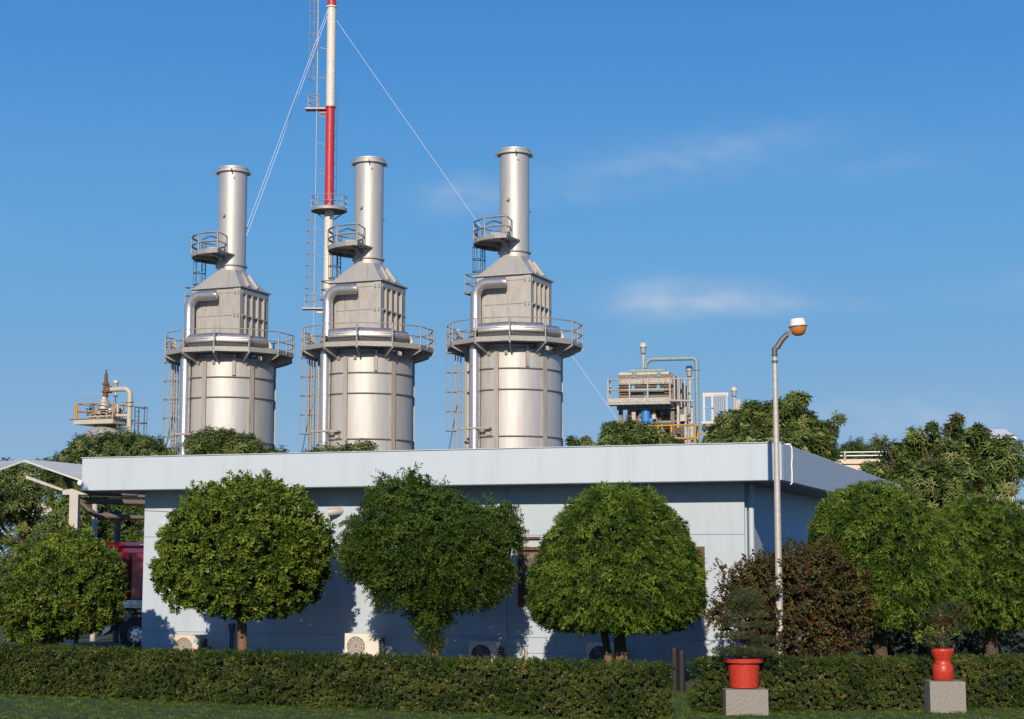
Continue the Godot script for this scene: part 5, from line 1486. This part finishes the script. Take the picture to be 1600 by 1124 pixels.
func make_truck() -> void:
	var wc := at(212, 987, 47.0)
	var o := thing("fire_truck", "red truck with grey wheel arches parked under the carport behind the bush", "truck", Vector3(wc.x + 0.22, 0, wc.z - 0.75), -14)
	# x runs towards the tail, the wheel of the picture stands at x = 0
	var q := Basis()
	var st := mb()
	prism(st, [Vector2(-2.35, 0.95), Vector2(-2.5, 0.7), Vector2(-2.5, -1.2), Vector2(-1.9, -1.2), Vector2(-1.9, 0.95)], 1.0, 1.35)
	build(st, "front_panel", M.truck_red, o)
	st = mb()
	soft_box(st, Vector3(-1.35, 2.1, -0.12), Vector3(2.1, 1.5, 2.1), 0.12)
	build(st, "cab", M.truck_red, o)
	st = mb()
	soft_box(st, Vector3(-1.4, 2.92, -0.12), Vector3(1.9, 0.2, 1.9), 0.09)
	build(st, "cab_roof", M.truck_red, o)
	st = mb()
	box(st, Vector3(-1.55, 2.38, 0.935), Vector3(0.9, 0.6, 0.02))
	build(st, "window", M.glass, o)
	st = mb()
	box(st, Vector3(-2.41, 2.35, -0.12), Vector3(0.02, 0.75, 1.7))
	build(st, "windscreen", M.glass, o)
	boxed("door_handle", Vector3(-0.75, 1.95, 0.95), Vector3(0.2, 0.05, 0.04), M.chrome, o)
	boxed("mirror", Vector3(-2.3, 2.35, 1.12), Vector3(0.1, 0.36, 0.2), M.lamp_white, o)
	st = mb()
	soft_box(st, Vector3(2.3, 2.05, -0.12), Vector3(4.9, 1.3, 2.2), 0.06)
	build(st, "body", M.truck_red, o)
	for k in 4:
		st = mb()
		soft_box(st, Vector3(0.6 + 1.1 * k, 1.95, 0.985), Vector3(1.0, 0.95, 0.04), 0.015)
		build(st, "locker_door", M.truck_red, o)
	boxed("skirt", Vector3(1.9, 1.3, 0.9), Vector3(5.6, 0.16, 0.16), M.chrome, o)
	st = mb()
	soft_box(st, Vector3(-0.45, 1.32, 0.86), Vector3(1.7, 0.2, 0.3), 0.05)
	build(st, "arch_top", M.house, o)
	st = mb()
	slab(st, [Vector3(-0.95, 0.45, 0.98), Vector3(-0.72, 0.6, 0.98), Vector3(-0.55, 1.24, 0.98), Vector3(-0.9, 1.24, 0.98)], Vector3(0, 0, -0.25))
	build(st, "arch_front", M.chrome, o)
	st = mb()
	soft_box(st, Vector3(-1.75, 0.82, 0.5), Vector3(1.5, 0.32, 0.9), 0.05)
	build(st, "step", M.house, o)
	boxed("chassis", Vector3(1.4, 0.72, -0.1), Vector3(7.2, 0.35, 1.0), M.dark_steel, o)
	st = mb()
	soft_box(st, Vector3(-2.55, 0.72, -0.1), Vector3(0.25, 0.36, 2.2), 0.06)
	build(st, "bumper", M.house, o)
	for x in [0.0, 3.6]:
		for z in [0.78, -1.0]:
			var w := mb()
			lathe(w, [[0.25, -0.15], [0.44, -0.15], [0.475, -0.1], [0.475, 0.1], [0.44, 0.15], [0.25, 0.15]], 28, Vector3(x, 0.475, z), Basis(Vector3.RIGHT, PI / 2))
			var wheel := build(w, "wheel", M.tyre, o)
			ring_of("rim", [[0.26, -0.12], [0.26, 0.12], [0.22, 0.14], [0.18, 0.05], [0.1, 0.05], [0.09, 0.12], [0, 0.13]], M.chrome, wheel, 28, Vector3(x, 0.475, z), Basis(Vector3.RIGHT, PI / 2))
			for k in 8:
				var a := TAU * k / 8
				ring_of("rim_hole", [[0, 0.0], [0.035, 0.0]], M.tyre, wheel, 8, Vector3(x + cos(a) * 0.19, 0.475 + sin(a) * 0.19, z + 0.085), Basis(Vector3.RIGHT, PI / 2))
	st = mb()
	for z in [0.3, -0.35]: rod(st, Vector3(-0.2, 2.95, z), Vector3(4.7, 2.95, z), 0.035)
	for k in 14: rod(st, Vector3(0.0 + 0.35 * k, 2.95, 0.3), Vector3(0.0 + 0.35 * k, 2.95, -0.35), 0.02)
	build(st, "roof_ladder", M.chrome, o)

func make_houses() -> void:
	var o := thing("white_house", "white house wall with a pale gable seen past the carport post", "house", ground_at(62, 74), 8)
	boxed("wall", Vector3(0, 2.1, -2), Vector3(2.0, 4.2, 4), M.house, o)
	var g := at(62, 800, 74).y
	var st := mb()
	slab(st, [Vector3(-2.4, g - 0.75, 0.6), Vector3(1.35, g + 0.15, 0.6), Vector3(1.35, g + 0.4, -4.4), Vector3(-2.4, g - 0.4, -4.4)], Vector3(0, 0.55, 0))
	build(st, "roof", M.house, o)
	boxed("window", Vector3(0.3, 2.0, 0.01), Vector3(0.8, 1.1, 0.06), M.glass, o)
	o = thing("cream_building", "cream flat roofed building with a thin rooftop railing beyond the roof end", "building", ground_at(1390, 95), -10)
	var yt := at(1390, 717.5, 95).y
	boxed("wall", Vector3(0.6, yt / 2 - 0.15, -3), Vector3(7.0, yt - 0.3, 6), M.cream, o)
	boxed("roof_slab", Vector3(0.6, yt - 0.13, -3), Vector3(7.3, 0.26, 6.3), M.cream, o)
	boxed("ledge", Vector3(0.6, yt - 1.15, 0.12), Vector3(7.1, 0.12, 0.3), M.truss, o)
	for x in [-1.6, 0.4, 2.4]:
		boxed("window", Vector3(x, yt - 2.4, 0.01), Vector3(1.0, 1.1, 0.08), M.glass, o)
	railing(o, [Vector3(-2.8, yt, -0.2), Vector3(-2.3, yt, -0.2), Vector3(1.5, yt, -0.2), Vector3(4.0, yt, -0.2)], 0.42, M.lamp_white, false, 0.035, 0.035)
	tubed("roof_vent", [Vector3(-2.3, yt - 0.1, 0.1), Vector3(-2.3, yt + 0.25, 0.1)], 0.08, M.galv, o, 8)
	boxed("gable", Vector3(-3.3, yt - 0.5, -3), Vector3(0.8, 0.5, 5), M.rib, o, Basis(Vector3.BACK, deg_to_rad(-24.0)))
	o = thing("white_building", "pale roofed building showing through the tree with coppery flower stalks", "building", ground_at(1545, 100), -6)
	yt = at(1545, 668, 100).y
	boxed("wall", Vector3(0, yt / 2 - 0.3, -3), Vector3(3.2, yt - 0.6, 6), M.rib, o)
	st = mb()
	slab(st, [Vector3(-1.8, yt - 0.6, 0.4), Vector3(1.8, yt - 0.6, 0.4), Vector3(1.8, yt + 0.1, -3), Vector3(-1.8, yt + 0.1, -3)], Vector3(0, -0.12, 0))
	build(st, "roof", M.lamp_white, o)

func make_ground() -> void:
	var st := mb()
	quad(st, Vector3(-900, 0, 300), Vector3(900, 0, 300), Vector3(900, 0, -1500), Vector3(-900, 0, -1500))
	struct(st, "ground", M.ground)
	st = mb()
	quad(st, Vector3(-60, 0.004, -20), Vector3(60, 0.004, -20), Vector3(60, 0.004, -34.3), Vector3(-60, 0.004, -34.3))
	struct(st, "lawn", M.lawn)
	st = mb()
	box(st, Vector3(0, 0.03, -19.9), Vector3(120, 0.2, 0.18))
	struct(st, "kerb", M.concrete)
	st = mb()
	quad(st, Vector3(-60, 0.004, 8), Vector3(60, 0.004, 8), Vector3(60, 0.004, -19.8), Vector3(-60, 0.004, -19.8))
	struct(st, "road", mat(lin(0.055, 0.055, 0.055), 0.9, 0.0, func_grey(0.75, 1.0, 31, 0.05), 0.6))
	st = mb()
	quad(st, Vector3(-60, 0.004, -64), Vector3(60, 0.004, -64), Vector3(60, 0.004, -170), Vector3(-60, 0.004, -170))
	struct(st, "yard", M.yard)
	# mown grass before the hedge
	var blade := mb()
	for k in 9:
		leaf(blade, Vector3(rng.randf_range(-0.05, 0.05), 0, rng.randf_range(-0.05, 0.05)), (Vector3.UP + any_dir() * 0.5).normalized(), any_dir(), rng.randf_range(0.03, 0.07), 0.006, 0.2, 0.1, false)
	var places: Array = []
	var colors: Array = []
	for k in 14000:
		var p := Vector3(rng.randf_range(-11, 11), 0.004, -rng.randf_range(25.5, 33.5))
		places.append(Transform3D(Basis(Vector3.UP, rng.randf() * TAU).scaled(Vector3.ONE * rng.randf_range(0.7, 1.3)), p))
		colors.append(GREEN[rng.randi() % 3] * rng.randf_range(0.8, 1.2))
	scatter(self, "grass", blade.commit(), M.leaf_dull, places, colors)

# ------------------------------------------------------------------ the scene

func _ready() -> void:
	rng.seed = 20
	lumps.seed = 3
	lumps.frequency = 1.0
	lumps.fractal_octaves = 3
	var cam := Camera3D.new()
	cam.name = "camera"
	cam.fov = 24.16
	cam.near = 0.1
	cam.far = 3000.0
	cam.position = Vector3(0, EYE, 0)
	cam.rotation = Vector3(PITCH, 0, 0)
	add_child(cam)
	cam.current = true
	var env := Environment.new()
	env.background_mode = Environment.BG_SKY
	env.sky = make_sky()
	env.tonemap_mode = Environment.TONE_MAPPER_LINEAR
	env.tonemap_exposure = 1.0
	env.sdfgi_enabled = true
	env.ssao_enabled = true
	env.ssil_enabled = true
	var we := WorldEnvironment.new()
	we.name = "world"
	we.environment = env
	add_child(we)
	var sun := DirectionalLight3D.new()
	sun.name = "sun"
	sun.light_energy = 1.5
	sun.light_color = Color(1.0, 0.93, 0.83)
	sun.light_angular_distance = 0.5
	sun.shadow_enabled = true
	var el := deg_to_rad(23.5)
	var az := deg_to_rad(6.2)
	sun.look_at_from_position(Vector3.ZERO, Vector3(sin(az) * cos(el), -sin(el), -cos(az) * cos(el)))
	add_child(sun)
	make_materials()
	make_ground()
	make_building()
	make_carport()
	make_truck()
	make_houses()
	make_mast()
	var s := make_stack()
	s.position = Vector3(-18.64, 0, -110.1)
	s.scale = Vector3(1, 1.004, 1)
	s.set_meta("label", "stainless exhaust stack nearest the domed vessel and carport, lowest in outline of the three")
	copy_of(s, "stainless exhaust stack standing between two others, close in front of the guyed mast", Vector3(-9.32, 0, -107.5))
	copy_of(s, "stainless exhaust stack with open sky beside it, nearest the brown air cooler", Vector3(0.16, 0, -105.0))
	make_vessel()
	make_cooler()
	make_rack()
	flood_lamp(1005, 536, 640, 84.0, "dome flood lamp on a thin pole above the air cooler walkway")
	flood_lamp(1077, 572, 640, 84.0, "dome flood lamp hanging below the bend of the teal pipe")
	flood_lamp(1147, 605, 640, 96.0, "dome flood lamp beside the pale bars of the pipe rack")
	flood_lamp(181, 594, 640, 116.0, "dome flood lamp behind the beige pipe of the domed vessel")
	make_far_trees()
	make_street_lamp()
	make_garden()
